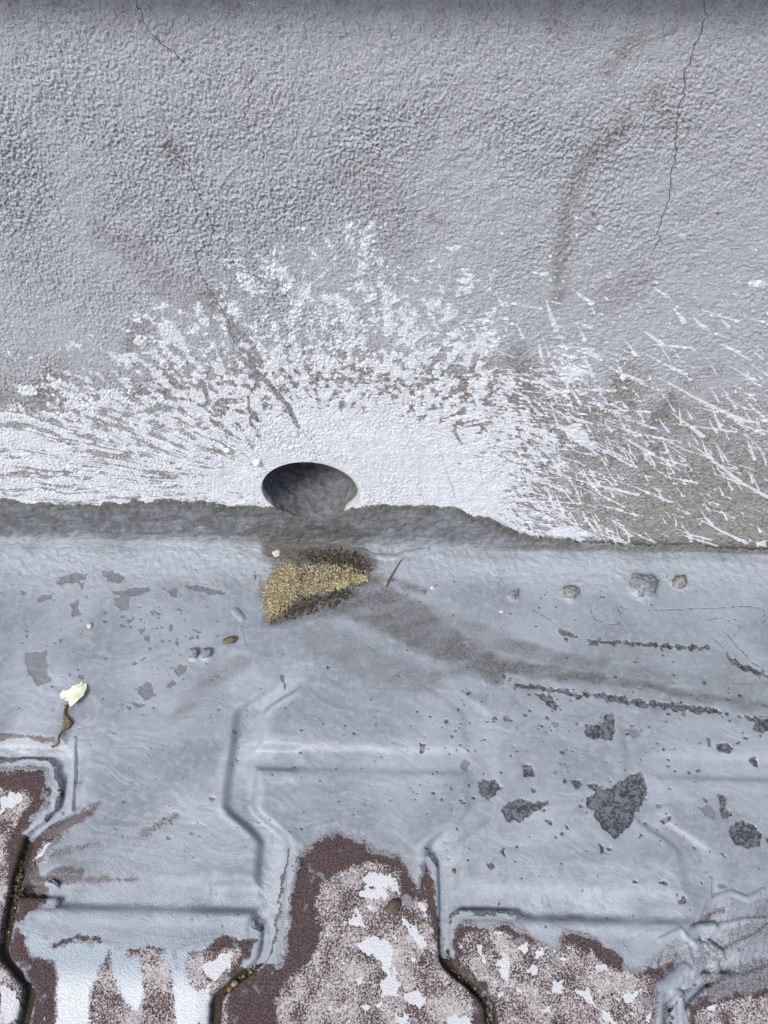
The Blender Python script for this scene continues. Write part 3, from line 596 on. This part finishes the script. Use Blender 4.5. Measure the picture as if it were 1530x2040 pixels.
dirt = np.maximum(dirt, np.maximum(.8*sm(C+2.5*sn(s, v, 6, 174, 3), 11, 0), .3*sm(sn(s, v, 18, 175, 3), -.4, .5))*onw2)
dirt = np.maximum(dirt, sm(F.s, 55, 120)*sm(np.abs(v+3), 9, 2)*.8)
dirt = np.maximum(dirt, .8*sm(F.line(G([(135,1410),(132,1435),(128,1462),(112,1480)]), 1.4, 1., 8, -8), -1.5, .5))
sand = np.zeros_like(s)
for P, a in [([(533,1243),(524,1200),(528,1165),(556,1130),(590,1122),(608,1140),(620,1165),(600,1190),(588,1205),(560,1228)], 1.), ([(596,1140),(640,1128),(700,1135),(735,1147),(715,1165),(660,1178),(600,1195)], .75)]:
    sand = np.maximum(sand, a*sm(F.poly(G(P), 8, -8)+1.6*sn(s, v, 5, 177, 3), -2, 2.5))
h += 1.6*sand*(.8+.5*sn(s, v, 3, 178, 3))
pale = .95*np.maximum(crown*.9, sm(dja, 9, 5))*strong*sm(sn(s, v, 30, 180, 2), -.8, .4)  # thick coat paler in grooves; lit rim highlights painted into the colour too
pale = np.maximum(pale, .8*sm(dj, 9, 3)*sm(v, 215, 240)*sm(F.s, -270, -40)*sm(F.s, 90, 0))
pale = np.maximum(pale, .7*sm(v, 45, 22)*sm(v, 8, 18)*(1-.6*sm(F.s, -100, -60)*sm(F.s, 40, -10)))
for P, r, a in [([(360,1640),(450,1720),(400,1740),(250,1735)], 12, .35), ([(970,1760),(1200,1765),(1330,1760)], 7, .6), ([(960,1690),(1050,1650),(1160,1620)], 14, .35), ([(520,1470),(640,1500),(760,1520)], 10, .35), ([(100,1380),(70,1440),(60,1470)], 10, .6), ([(80,1170),(150,1140)], 12, .3), ([(120,1590),(70,1640)], 4, .8), ([(480,1330),(500,1420)], 9, .4)]:
    pale = np.maximum(pale, a*sm(F.line(G(P), r, r, 26, -26), -14, 4))
thin = .62*thin_edge*sm(v, 140, 175)*sm(C, 5, 0)*(1-.9*sm(s, -65, -85)*sm(v, 275, 284)*sm(s, -238, -228))
for P, r0, r1, a in [([(0,1468),(60,1470),(105,1476)], 2.4, 1.5, .85), ([(60,1690),(110,1655),(190,1612)], 6, 2.5, .80), ([(110,1700),(200,1680)], 4, 2, .6), ([(60,1740),(75,1770)], 7, 6, .75), ([(110,1752),(200,1752),(300,1752)], 3.4, 2., .68), ([(110,1745),(160,1740)], 6, 4, .7), ([(290,1660),(350,1628)], 4, 3, .62), ([(170,1620),(200,1600)], 5, 2, .66), ([(150,1558),(175,1556)], 1.6, 1., .6),
        ([(1330,1905),(1400,1905),(1530,1840)], 5, 8, .55), ([(1430,1960),(1530,1940)], 9, 9, .62), ([(1440,1900),(1480,1860),(1530,1800)], 4, 4, .55), ([(1400,1830),(1440,1810)], 3, 2, .7), ([(1290,1925),(1350,1880)], 4, 4, .55)]:
    thin = np.maximum(thin, a*sm(F.line(G(P), r0, r1, 14, -14)+1.6*sn(s, v, 6, 190, 2), -3.5, 2.5))
thin = np.maximum(thin, .52*cmb*(.6+.5*np.sin((s*.78+v*.35+1.6*sn(s, v, 7, 130, 2))*1.9)))
grain = np.clip(grit+.6*sm(thin, .2, .6)+.35*silt, 0, 1)
# sheet: flat on the ground, turning up the wall round a small cove
rf = 9.0+3*sn(s, s*0, 60, 200); vp = v; v = v+(4.5*sn(s, s*0+5., 55, 201, 2)+2.2*sn(s, s*0+2., 14, 202, 2)+1.5*sn(s, vp, 9, 203, 2))*sm(np.abs(vp), 45, 8)*sm(s, 330, 200); root = np.sqrt(v*v+rf*rf); D0 = (v+root)/2; Z0 = (-v+root)/2
fade = sm(np.abs(v), 120, 40); D0 = np.where(v > 0, v+(D0-v)*fade, D0*fade); Z0 = np.where(v < 0, -v+(Z0+v)*fade, Z0*fade)
nx = (1-v/root)/2; nz = (1+v/root)/2; nl = np.hypot(nx, nz); nx, nz = nx/nl, nz/nl
co = world(s, D0+nx*h, Z0+nz*h); v = vp
q = grid_quads(*shp); keep = (C[q] > -1.6).any(1)
keep &= ~(((v[q] < -2) & (C[q] < -.7)).all(1))
coat = np_mesh('ground_coating', co, q[keep][:, ::-1] if False else q[keep], M_COAT, dict(tone=.5+.3*sn(s+8*sn(s, v, 30, 500), v, 34, 501, 4), tone2=.5+.3*sn(s+20*sn(s, v, 60, 502), v+14*sn(s, v, 50, 503), 70, 504, 4), peel=peel, soft=soft, silt=silt, dirt=dirt, pale=pale, thin=thin, grain=np.maximum(grain, sand), sand=sand), origin=(*OR, 0), rotz=YAW)
put(coat, 'blue grey waterproof coating brushed over the paving and up the wall foot', kind='structure')
coat_data = (s.reshape(shp), v.reshape(shp), h.reshape(shp))
def coat_z(p):
    a, b = G([p])[0]; i = np.argmin(np.abs(coat_data[1][:, 0]-b)); j = np.argmin(np.abs(coat_data[0][i]-a)); return float(coat_data[2][i, j])

# ------------------------------------------------------------------ sand bed and pavers
M_SAND = mat_plain('dark_joint_sand', (.030, .026, .020), (.075, .062, .045), 1.4, .95, .8)
a, g = outer(-260, 260, 6., 5200); sx = np.r_[-260-g[::-1], a, 260+g]; a2, g2 = outer(-20, 420, 6., 5200); sy = np.r_[-40, a2, 420+g2]
SX, SY = np.meshgrid(sx, sy); ss, vs = SX.ravel(), SY.ravel()
bed = np_mesh('pavement', world(ss, vs, -6.2+.9*sn(ss, vs, 18, 210, 2)*(np.abs(ss) < 700)), grid_quads(len(sy), len(sx)), M_SAND, origin=(*OR, 0), rotz=YAW)
put(bed, 'red brown interlocking concrete pavers on dark sand', kind='structure')

WSPECK = [[(-700,1560),(40,1575),(62,1590),(35,1640),(10,1680),(14,1900),(60,1980),(78,2500),(-700,2500)], [(640,1760),(700,1728),(730,1720),(765,1722),(792,1740),(800,1790),(850,1800),(862,1860),(882,1912),(942,1992),(948,2500),(545,2500),(553,1985),(580,1950),(630,1900),(642,1850),(628,1800)],
 [(915,1880),(935,1856),(1000,1858),(1060,1880),(1140,1880),(1180,1900),(1225,1935),(1300,1945),(1300,2500),(990,2500),(985,1990),(965,1955),(915,1915)], [(1385,2015),(1450,1995),(1530,1985),(2200,1970),(2200,2500),(1375,2500)], [(190,1915),(240,1900),(300,1890),(340,1900),(420,1890),(480,1895),(455,1940),(440,2500),(170,2500)], [(66,1712),(90,1680),(115,1675),(100,1700),(72,1722)]]
WSPECK = [G(p) for p in WSPECK]
WASH = [[(52,1850),(70,1824),(300,1815),(506,1812),(504,1862),(440,1862),(400,1898),(340,1895),(300,1882),(270,1895),(220,1890),(205,1925),(110,1918),(62,1905),(50,1880)],[(100,1890),(212,1890),(196,1940),(180,1985),(165,2500),(100,2500),(113,1950)],[(214,1880),(278,1885),(284,1950),(290,1995),(272,2014),(250,2002),(226,1950)],[(320,1885),(375,1885),(374,1940),(396,1990),(412,2500),(368,2500),(345,1960)]]
WASH = [G(p) for p in WASH]
BLOT = [[(720,1745),(745,1735),(790,1750),(793,1762),(770,1770),(730,1768)],[(712,1775),(760,1765),(780,1785),(750,1795),(720,1790)],[(692,1830),(715,1822),(730,1835),(722,1850),(700,1845)],[(712,1880),(740,1862),(770,1870),(785,1890),(775,1930),(800,1960),(790,1985),(765,1985),(755,1960),(770,1940),(745,1905),(715,1895)],[(798,1826),(830,1845),(850,1880),(840,1895),(815,1860)],[(805,1980),(830,1970),(850,1990),(835,2010),(810,2000)],[(720,2005),(738,2000),(735,2020)],[(780,1868),(792,1858),(790,1875)],[(890,2025),(930,2018),(945,2050),(900,2060)],[(828,1795),(845,1800),(850,1825),(838,1815)],[(790,2025),(812,2020),(820,2040),(795,2045)],
 [(980,1850),(1000,1842),(1005,1860),(985,1865)],[(988,1915),(1005,1895),(1018,1915),(1015,1950),(1020,1965),(1000,1950)],[(1030,1885),(1050,1878),(1055,1895),(1040,1902)],[(1050,1925),(1072,1925),(1068,1945),(1052,1940)],[(950,1880),(962,1885),(966,1920),(955,1905)],[(1065,1890),(1080,1890),(1085,1905),(1070,1908)],[(1100,1955),(1125,1950),(1122,1980),(1100,1975)],[(1148,1975),(1175,1970),(1178,1990),(1195,2012),(1165,1995)],[(1175,1925),(1210,1920),(1200,1940)],[(1240,1980),(1270,1975),(1262,1998),(1245,1995)],[(1195,2020),(1215,2010),(1222,2040),(1200,2035)],[(1165,1880),(1185,1885),(1172,1895)],[(1080,2010),(1100,2000),(1095,2030)],[(1275,2025),(1295,2015),(1295,2040)],
 [(1395,2010),(1420,1995),(1440,2000),(1420,2015)],[(0,1590),(25,1575),(55,1580),(40,1600),(0,1620)],[(400,1925),(440,1900),(470,1893),(455,1930),(425,1960)],[(380,1980),(420,1960),(430,2060),(400,2060)],[(0,1960),(30,1975),(50,2030),(0,2040)],[(70,1712),(92,1680),(110,1678),(98,1700)]]
BLOT = [G(p) for p in BLOT]
rb = random.Random(3)
for k in range(130):
    x, y = (rb.uniform(600, 930), rb.uniform(1740, 2040)) if k < 60 else (rb.uniform(920, 1300), rb.uniform(1860, 2040)); r = rb.choice([1.5, 2, 2.5, 3, 4, 6])
    BLOT.append(G([(x+r*rb.uniform(.6, 1.3)*math.cos(a), y+r*rb.uniform(.6, 1.5)*math.sin(a)) for a in np.arange(0, 6.28, 1.05)]))
def paver_attrs(F, dja):
    s, v = F.s, F.v
    sp = np.full(s.shape, -6., np.float32)
    for P in WSPECK: sp = np.maximum(sp, F.poly(P, 12, -6))
    speck = sm(sp+2.6*sn(s, v, 6, 300, 3), -5.5, 1.5)*np.clip(.86+.28*sn(s, v, 16, 301, 2), .2, 1.2)
    outside = sm(v, 352, 380); speck = np.maximum(speck, outside*np.clip(.5+.5*sn(s, v, 60, 302, 2), 0, 1)*sm(dja, 8, 16))
    bl = np.full(s.shape, -3., np.float32)
    for P in BLOT: bl = np.maximum(bl, F.poly(P, 5, -3))
    bl = bl-.2+1.6*sn(s, v, 4.5, 305, 2)+1.0*sn(s, v, 2.2, 306, 2); bl = bl*sm(sp, -3, 1)+(-3)*(1-sm(sp, -3, 1)); 
    ws = np.full(s.shape, -5., np.float32)
    for P in WASH: ws = np.maximum(ws, F.poly(P, 8, -5))
    ws += 1.0*sn(s, v, 9, 310, 2)
    for P, r in [([(108,1884),(150,1868),(200,1872)], 1.6), ([(430,1868),(500,1868)], 3.), ([(470,1880),(500,1900)], 6), ([(262,1895),(300,1890)], 3)]:
        ws = np.minimum(ws, -F.line(G(P), r, r, 10, -10)+1.2*sn(s, v, 3, 311, 2))
    bright = sm(v, 306, 326)
    C = cover(F); glaze = np.maximum(sm(C, -4.5, 1)*.5, .62*sm(sn(s, v, 9, 325, 3), .0, .8)*sm(C, -26, -6))
    glaze = np.maximum(glaze, .62*sm(F.line(G([(620,1735),(660,1760),(720,1735)]), 2, 2, 8, -8)+2.*sn(s, v, 4, 320, 2), -1, 2))
    glaze = np.maximum(glaze, .75*sm(F.line(G([(805,1790),(818,1800)]), 3.5, 3.5, 8, -8)+1.5*sn(s, v, 4, 321, 2), -1, 2))
    glaze = np.maximum(glaze, .85*sm(F.line(G([(1250,1925),(1265,1930)]), 4, 4, 8, -8)+1.5*sn(s, v, 4, 322, 2), -1, 2))
    dirt = sm(dja+1.0*sn(s, v, 5, 330, 2), 5.0, 2.2)
    return dict(speck=speck, blot=bl, wash=ws, bright=bright, glaze=glaze, dirt=dirt), C
PAVER_LABEL = {}
def make_paver(k, v0, fine):
    v1 = v0+PER; vc = (v0+v1)/2; sc = (JB[k]+JB[k+1])/2
    st = .72 if fine else 5.
    a0 = min(joint(k, np.array([vc])).item(), joint(k, np.array([v0+2.])).item())-6; a1 = max(joint(k+1, np.array([vc])).item(), joint(k+1, np.array([v0+2.])).item())+6
    lo, hi = v0, v1
    if fine:
        lo = max(lo, 170); 
    xs = np.arange(a0-14, a1+14, st)
    ys = np.arange(lo, min(hi, 352), st) if fine else np.array([])
    if fine and hi > 352: ys = np.r_[ys, np.arange(ys[-1]+st, hi, 4.), hi]
    if not fine: ys = np.arange(lo, hi+st*.5, st)
    X, Y = np.meshgrid(xs, ys); s, v = X.ravel(), Y.ravel(); F = Fld(s, v)
    jl, jr = joint(k, v), joint(k+1, v)
    e = np.minimum(np.minimum((s-jl), (jr-s))*.93, np.minimum(v-v0, v1-v))     # inside depth from the joint centres
    hh = paver_height(s, v, e); A, C = paver_attrs(F, np.maximum(e, 0))
    q = grid_quads(len(ys), len(xs)); keep = (e[q] > 1.2).all(1)
    if fine: keep &= (C[q] < 7).any(1)
    if not keep.any(): return
    o = world(np.array([sc]), np.array([vc]), np.array([0.]))[0]
    ob = np_mesh('paver', world(s, v, np.maximum(hh, -12)-(0 if fine else 1.2)), q[keep], M_PAVER, A, origin=o, rotz=YAW)
    put(ob, parent=bed)
    lb = PAVER_LABEL.get((k, round(v0)))
    if lb: ob['label'] = lb
for k in range(-4, 9):
    c = row_edges(k)
    for r in range(-3, 5):
        v0 = c+PER*r; inview = k in (0, 1, 2, 3, 4) and -30 < v0 < 345
        if v0+PER < 150 or v0 > 800: continue
        if k in (0, 1, 2, 3, 4) and v0 < 340: make_paver(k, v0, True)
        elif v0+PER > 200: make_paver(k, v0, False)

# ------------------------------------------------------------------ loose things
def rock(name, p, rx, ry, rz, mat, label, cat, rot=0., on='g', seed=0, jag=.35, sub=3, lift=None, group=None, parent=None):
    import bmesh
    bm = bmesh.new(); bmesh.ops.create_icosphere(bm, subdivisions=sub, radius=1.)
    off = Vector((seed*3.7, seed*1.3, 5.))
    for vt in bm.verts:
        n = mnoise.noise(vt.co*1.1+off)*jag+mnoise.noise(vt.co*2.7+off)*jag*.5+mnoise.noise(vt.co*7+off)*jag*.16
        vt.co *= 1+n; vt.co.z = max(vt.co.z, -.75)
        vt.co = Vector((vt.co.x*rx, vt.co.y*ry, vt.co.z*rz))*.001
    for f in bm.faces: f.smooth = True
    me = bpy.data.meshes.new(name); bm.to_mesh(me); bm.free(); me.materials.append(mat)
    ob = link(bpy.data.objects.new(name, me))
    if on == 'g':
        a, b = G([p])[0]; z = (coat_z(p) if lift is None else lift)+rz*(.45 if rz < 3.4 else .05)
        ob.location = world(np.array([a]), np.array([b]), np.array([z]))[0]; ob.rotation_euler = (0, 0, YAW+rot)
    else:
        a, b = WL([p])[0]; ob.location = world(np.array([a]), np.array([rz*.3]), np.array([-b]))[0]; ob.rotation_euler = (math.pi/2, 0, YAW+rot)
    put(ob, label, cat, group, parent=parent); return ob
M_LUMP = mat_plain('coated_stone', (.12, .128, .145), (.26, .285, .33), 2.6, .6, .9)
M_LUMPG = mat_plain('half_coated_stone', (.13, .125, .11), (.28, .29, .305), 2.2, .7, .9)
M_CHALK = mat_plain('chalky_stone', (.40, .375, .31), (.62, .60, .54), 1.8, .85, .4)
M_TAN = mat_plain('tan_stone', (.20, .165, .10), (.36, .31, .22), 1.2, .7, .4)
M_OLIVE = mat_plain('brown_green_stone', (.055, .048, .028), (.17, .14, .085), 1.0, .5, .4)
M_BRST = mat_plain('brown_stone', (.060, .040, .034), (.115, .085, .075), 2.2, .65, .3)
M_AMBER = mat_plain('amber_grit', (.13, .085, .03), (.30, .21, .08), 1., .4, .2, .5)
rock('pebble', (552, 1105), 3.4, 3.6, 2.6, M_CHALK, 'cream white pebble on the brown dirt below the drain hole', 'pebble', .4, seed=1)
rock('pebble', (507, 1153), 1.7, 2.2, 1.6, M_TAN, 'tiny tan pebble just left of the yellow straw patch', 'pebble', .2, seed=2)
rock('pebble', (459, 1278), 5.0, 3.0, 2.6, M_OLIVE, 'brown and olive pebble with a pale end, below left of the straw patch', 'pebble', .1, seed=3)
rock('pebble', (1135, 1184), 6.4, 5.6, 3.6, M_LUMPG, 'pale grey lump, left one of the row of stones near the wall at right', 'stone', .3, seed=4, jag=.45)
rock('pebble', (1279, 1174), 11.5, 8.6, 6.0, M_LUMP, 'largest lumpy grey stone, on the coating near the wall at right', 'stone', 0, seed=5, jag=.6, sub=4)
rock('pebble', (1351, 1163), 6.2, 5.2, 4.2, M_LUMPG, 'small greyish stone right of the largest lumpy stone', 'stone', .9, seed=6, jag=.5)
rock('pebble', (1023, 1190), 3.6, 3.0, 2.8, M_LUMP, 'small grey stone left of the pale grey lump', 'stone', .5, seed=7, jag=.5)
rock('pebble', (844, 1182), 2.0, 2.0, 1.6, M_LUMP, 'tiny grey stone at the end of the silt streak beside the twig', 'stone', .5, seed=8)
rock('pebble', (862, 1174), 2.2, 1.8, 1.6, M_CHALK, 'tiny white stone right of the twig', 'pebble', .2, seed=18)
rock('pebble', (387, 1306), 4.0, 4.0, 2.8, M_LUMP, 'left of two small coated lumps side by side left of the middle', 'stone', 0, seed=9, jag=.25)
rock('pebble', (412, 1304), 3.8, 4.0, 3.0, M_LUMP, 'right of two small coated lumps side by side left of the middle', 'stone', .6, seed=10, jag=.25)
rock('pebble', (180, 1249), 2.0, 2.2, 1.6, M_CHALK, 'tiny white pebble alone on the coating at upper left', 'pebble', 0, seed=11)
rock('pebble', (784, 1806), 6.0, 3.6, 2.2, M_BRST, 'flat brown stone lying on the white speckled middle paver', 'stone', .75, seed=12, jag=.25, lift=0.)
rock('pebble', (455, 1992), 2.3, 2.0, 1.8, M_CHALK, 'white crumb in the bare joint at bottom, left of the middle paver', 'pebble', 0, seed=13, lift=-4.2)
rock('pebble', (458, 1974), 1.9, 2.6, 1.6, M_AMBER, 'amber crumb in the bare joint above the white one', 'pebble', .4, seed=14, lift=-4.)
rock('pebble', (466, 1959), 2.5, 1.8, 1.6, M_TAN, 'pale tan crumb in the bare joint above the amber one', 'pebble', .3, seed=15, lift=-3.6)
rock('pebble', (962, 1815), 2.0, 1.3, 1.0, M_AMBER, 'amber crumb stuck in the coated groove right of the middle paver', 'pebble', .3, seed=16)
rock('pebble', (906, 1734), 1.6, 1.6, .9, M_OLIVE, 'dark olive crumb in the groove above the amber crumb', 'pebble', .3, seed=17)
rock('pebble', (998, 1220), 1.6, 1.3, 1.0, M_CHALK, 'tiny white speck of stone right of the silt fan', 'pebble', .3, seed=19)
M_WPAINT = mat_plain('white_paint', (.70, .71, .75), (.80, .80, .82), 2., .75, .2)
for i, (p, r) in enumerate([((453, 896), 2.2), ((581, 890), 1.8), ((513, 919), 3.0), ((727, 915), 1.3), ((690, 868), 1.2)]):
    rock('paint_lump', p, r*1.2, r, r*.8, M_WPAINT, None, None, .3*i, 'w', seed=30+i, jag=.4, sub=2, parent=wall)

def tube(name, P, R, mat, label=None, cat=None, seg=8, rough=.12, seed=0):
    P = np.array(P, float); n = len(P); rg = np.random.default_rng(seed); co = []
    for i in range(n):
        tn = P[min(i+1, n-1)]-P[max(i-1, 0)]; tn /= np.linalg.norm(tn); a = np.cross(tn, [0, 0, 1.]); a /= np.linalg.norm(a)+1e-9; b = np.cross(tn, a)
        for k in range(seg):
            t = 6.28318*k/seg; co.append(P[i]+(a*math.cos(t)+b*math.sin(t))*R[i]*(1+rg.normal(0, rough)))
    q = [[i*seg+k, i*seg+(k+1) % seg, (i+1)*seg+(k+1) % seg, (i+1)*seg+k] for i in range(n-1) for k in range(seg)]
    co = np.array(co); co = world(co[:, 0], co[:, 1], co[:, 2]); o = co.mean(0)
    ob = np_mesh(name, co, np.array(q), mat, origin=o)
    return put(ob, label, cat)
M_TWIG = mat_plain('dry_twig', (.06, .042, .026), (.19, .14, .085), 1.5, .8, .4)
tp = G([(770, 1172), (774, 1163), (781, 1150), (788, 1138), (796, 1126), (802, 1118)]); tz = [2.6, 2.9, 3.4, 3.8, 4.2, 4.6]
tz = [coat_z(p)+1.0+i*.25 for i, p in enumerate([(770, 1172), (774, 1163), (781, 1150), (788, 1138), (796, 1126), (802, 1118)])]
twig = tube('twig', np.column_stack([tp, tz]), [.6, 1.0, .8, .65, .55, .25], M_TWIG, 'short dry brown twig on the coating right of the straw patch', 'twig', seed=2)
bp = [(781, 1162), (784, 1158)]; b2 = G(bp)
tb = tube('stub', np.column_stack([b2, [tz[2]+.2, tz[2]+1.2]]), [.6, .25], M_TWIG); put(tb, parent=twig)
M_STALK = mat_plain('dead_stalk', (.040, .034, .014), (.22, .175, .07), 1.2, .7, .5)
sp_ = [(137, 1405), (132, 1416), (131, 1426), (136, 1434), (141, 1442), (137, 1450), (130, 1452), (124, 1460), (118, 1470), (117, 1480), (108, 1485), (101, 1486)]
sz = [coat_z(p)+.7 for p in sp_]
tube('dead_stalk', np.column_stack([G(sp_), sz]), [.4, .7, .9, 1.2, 1.7, 1.6, 1.1, .5, .45, .5, .8, .9], M_STALK, 'twisted dark dead plant stalk in the groove below the paper scrap', 'plant debris', seg=9, rough=.34, seed=4)

# thin torn pieces: an outline triangulated, bent and given thickness
from mathutils.geometry import delaunay_2d_cdt
from collections import Counter
def slab(name, gp, zf, thk, mat, step, to_world):
    inner = []; b0, b1 = gp.min(0), gp.max(0)
    for x in np.arange(b0[0], b1[0], step):
        for y in np.arange(b0[1], b1[1], step):
            if sdpoly(np.array([x]), np.array([y]), gp)[0] > step*.45: inner.append((x, y))
    r_ = delaunay_2d_cdt([Vector(p) for p in gp]+[Vector(p) for p in inner], [], [list(range(len(gp)))], 1, 1e-5)
    pv = np.array([list(p) for p in r_[0]]); pf = np.array([list(f) for f in r_[2]]); z = zf(pv); n0 = len(pv)
    ec = Counter(tuple(sorted((f[i], f[(i+1) % 3]))) for f in pf for i in range(3)); side = []
    for f in pf:
        for i in range(3):
            a, b = f[i], f[(i+1) % 3]
            if ec[tuple(sorted((a, b)))] == 1: side += [[b, a, a+n0], [b, a+n0, b+n0]]
    co = np.vstack([to_world(pv, z), to_world(pv, z-thk)])
    return np_mesh(name, co, np.array(pf.tolist()+(pf[:, ::-1]+n0).tolist()+side), mat, origin=co.mean(0), smooth=False)
def ragged(P, conv, amp, n=4):
    Q = conv(P); out = []; rg = np.random.default_rng(len(P))
    for a, b in zip(Q, np.roll(Q, -1, 0)):
        for k in range(n): out.append(a+(b-a)*k/n+(rg.normal(0, amp, 2) if k else 0))
    return np.array(out)
M_PAPER = mat_plain('cream_paper', (.62, .60, .44), (.74, .73, .62), 7., .7, .1)
gp = ragged([(121,1388),(128,1378),(137,1378),(147,1370),(157,1366),(166,1360),(172,1357),(175,1364),(176,1372),(173,1390),(160,1404),(145,1415),(140,1401),(131,1398),(123,1393)], G, .18)
cA, cB = G([(134, 1391), (173, 1361)]); cdv = (cB-cA)/np.linalg.norm(cB-cA); cn = np.array([-cdv[1], cdv[0]])
def paper_z(p):
    d = (p-cA)@cn; al = (p-cA)@cdv
    return 2.3-.7*np.exp(-(d/.5)**2)+np.where(d > 0, d*.42, -d*.10)+.5*np.sin(al*.25)+.25*sn(p[:, 0], p[:, 1], 5, 400)
paper = slab('paper_scrap', gp, paper_z, .35, M_PAPER, .7, lambda p, z: world(p[:, 0], p[:, 1], z))
put(paper, 'torn creased scrap of cream paper on the coating at left', 'paper scrap')

# ------------------------------------------------------------------ straw in the silt, grit in the joints (nobody could count these)
def scatter_blades(name, polyline_polys, n, mat, label, cat):
    rg = np.random.default_rng(8); co, q = [], []
    for P, num, zb in polyline_polys:
        gp = G(P); lo, hi = gp.min(0), gp.max(0)
        pts = rg.uniform(lo-2.5, hi+2.5, (num*16, 2)); dds = sdpoly(pts[:, 0], pts[:, 1], gp)
        ok = (dds > -2.5*rg.random(len(pts))**2) & (rg.random(len(pts)) < (.10+dds/5.)*(.35+.8*sm(sn(pts[:, 0], pts[:, 1], 5, 600, 2), -.5, .5))); pts, dds = pts[ok][:num], dds[ok][:num]
        for (x, y), dd in zip(pts, dds):
            L = rg.uniform(.8, 2.8)*(1.8 if rg.random() < .1 else 1); wd = rg.uniform(.22, .6); a = rg.uniform(0, 6.28); up = rg.uniform(.0, .8)
            z = zb+rg.uniform(0, 2.4)*min(1, max(dd, 0)/5); d = np.array([math.cos(a), math.sin(a), 0]); sd_ = np.array([-d[1], d[0], rg.uniform(-.5, .5)])*wd
            base = np.array([x, y, z]); b0 = len(co)
            for j, f in enumerate((0, .5, 1)):
                c = base+d*L*f+np.array([0, 0, up*L*(f-f*f*.6)]); ww = sd_*(1-.45*f)
                co += [c-ww, c+ww, c+np.array([0, 0, wd*.9])]
            for j in range(2):
                o = b0+3*j; q += [[o, o+1, o+4, o+3], [o+1, o+2, o+5, o+4], [o+2, o, o+3, o+5]]
    co = np.array(co); co = world(co[:, 0], co[:, 1], co[:, 2]); ob = np_mesh(name, co, np.array(q), mat, origin=(*co.mean(0)[:2], 0), smooth=False)
    return put(ob, label, cat, kind='stuff')
M_STRAW = mat_plain('yellow_straw', (.33, .275, .155), (.68, .62, .41), .8, .8, .2, isl=True, c3=(.66, .61, .44))
zst = coat_z((600, 1170))
scatter_blades('straw_litter', [([(533,1243),(524,1200),(528,1165),(556,1130),(590,1122),(605,1140),(598,1175),(588,1200),(560,1228)], 1700, zst+.9),
   ([(596,1135),(640,1120),(700,1128),(735,1145),(715,1162),(660,1178),(600,1195)], 620, zst+.7), ([(620,1178),(680,1160),(728,1148),(735,1160),(690,1172),(640,1186)], 420, zst+.9)], 0, M_STRAW,
   'yellow dry straw and moss crumbs in the silt below the drain hole', 'straw')
M_DIRT = mat_plain('brown_crumbs', (.045, .036, .028), (.13, .105, .08), .8, .9, .2, isl=True, c3=(.28, .22, .15))
scatter_blades('soil_crumbs', [([(560,1095),(640,1080),(720,1105),(760,1140),(700,1150),(600,1125)], 900, zst-.2), ([(530,1245),(600,1190),(720,1165),(700,1200),(600,1235)], 500, zst-.2)], 0, M_DIRT, 'fine brown soil crumbs round the straw below the drain hole', 'soil')
rock('leaf_fragment', (600, 1152), 2.2, 6.2, 1.0, M_BRST, 'rust brown leaf fragment standing in the straw', 'leaf', -.45, seed=40, jag=.25, lift=zst+.6)

def joint_grit():
    import bmesh
    rg = np.random.default_rng(5); co, q = [], []
    ph = (1+5**.5)/2; iv = np.array([(-1, ph, 0), (1, ph, 0), (-1, -ph, 0), (1, -ph, 0), (0, -1, ph), (0, 1, ph), (0, -1, -ph), (0, 1, -ph), (ph, 0, -1), (ph, 0, 1), (-ph, 0, -1), (-ph, 0, 1)])/1.9
    fi = np.array([(0,11,5),(0,5,1),(0,1,7),(0,7,10),(0,10,11),(1,5,9),(5,11,4),(11,10,2),(10,7,6),(7,1,8),(3,9,4),(3,4,2),(3,2,6),(3,6,8),(3,8,9),(4,9,5),(2,4,11),(6,2,10),(8,6,7),(9,8,1)])
    lines = [([(38,1660),(30,1700),(32,1790),(22,1850),(30,1890),(70,1955),(85,2000),(88,2060)], 900, 3.2), ([(30,1790),(60,1795),(100,1800)], 200, 3.5), ([(525,1925),(490,1935),(460,1965),(448,2000),(446,2060)], 380, 2.6), ([(893,1890),(910,1920),(950,1968),(966,2000),(970,2060)], 480, 3.0), ([(1340,2000),(1338,2060)], 70, 2.4)]
    for P, n, wd in lines:
        g_ = G(P); L = np.r_[0, np.cumsum(np.hypot(*np.diff(g_, axis=0).T))]
        for k in range(n):
            t = rg.uniform(0, L[-1]); x = np.interp(t, L, g_[:, 0])+rg.normal(0, wd*.55); y = np.interp(t, L, g_[:, 1])+rg.normal(0, wd*.55)
            r = rg.choice([.35, .45, .6, .8, 1.15], p=[.3, .3, .22, .12, .06]); b0 = len(co)
            c = iv*rg.uniform(.7, 1.3, (12, 1))*r*rg.uniform(.7, 1.3, 3)+np.array([x, y, -5.6+rg.uniform(0, 1.8)+.25*(abs(x) % 1)])
            co += c.tolist(); q += (fi+b0).tolist()
    co = np.array(co); co = world(co[:, 0], co[:, 1], co[:, 2])
    return put(np_mesh('joint_grit', co, np.array(q), mat_plain('joint_grit', (.038, .033, .022), (.15, .12, .06), .6, .85, .2, isl=True, c3=(.40, .33, .18)), smooth=False), 'olive and tan grit lying in the open paver joints', 'grit', kind='stuff')
joint_grit()
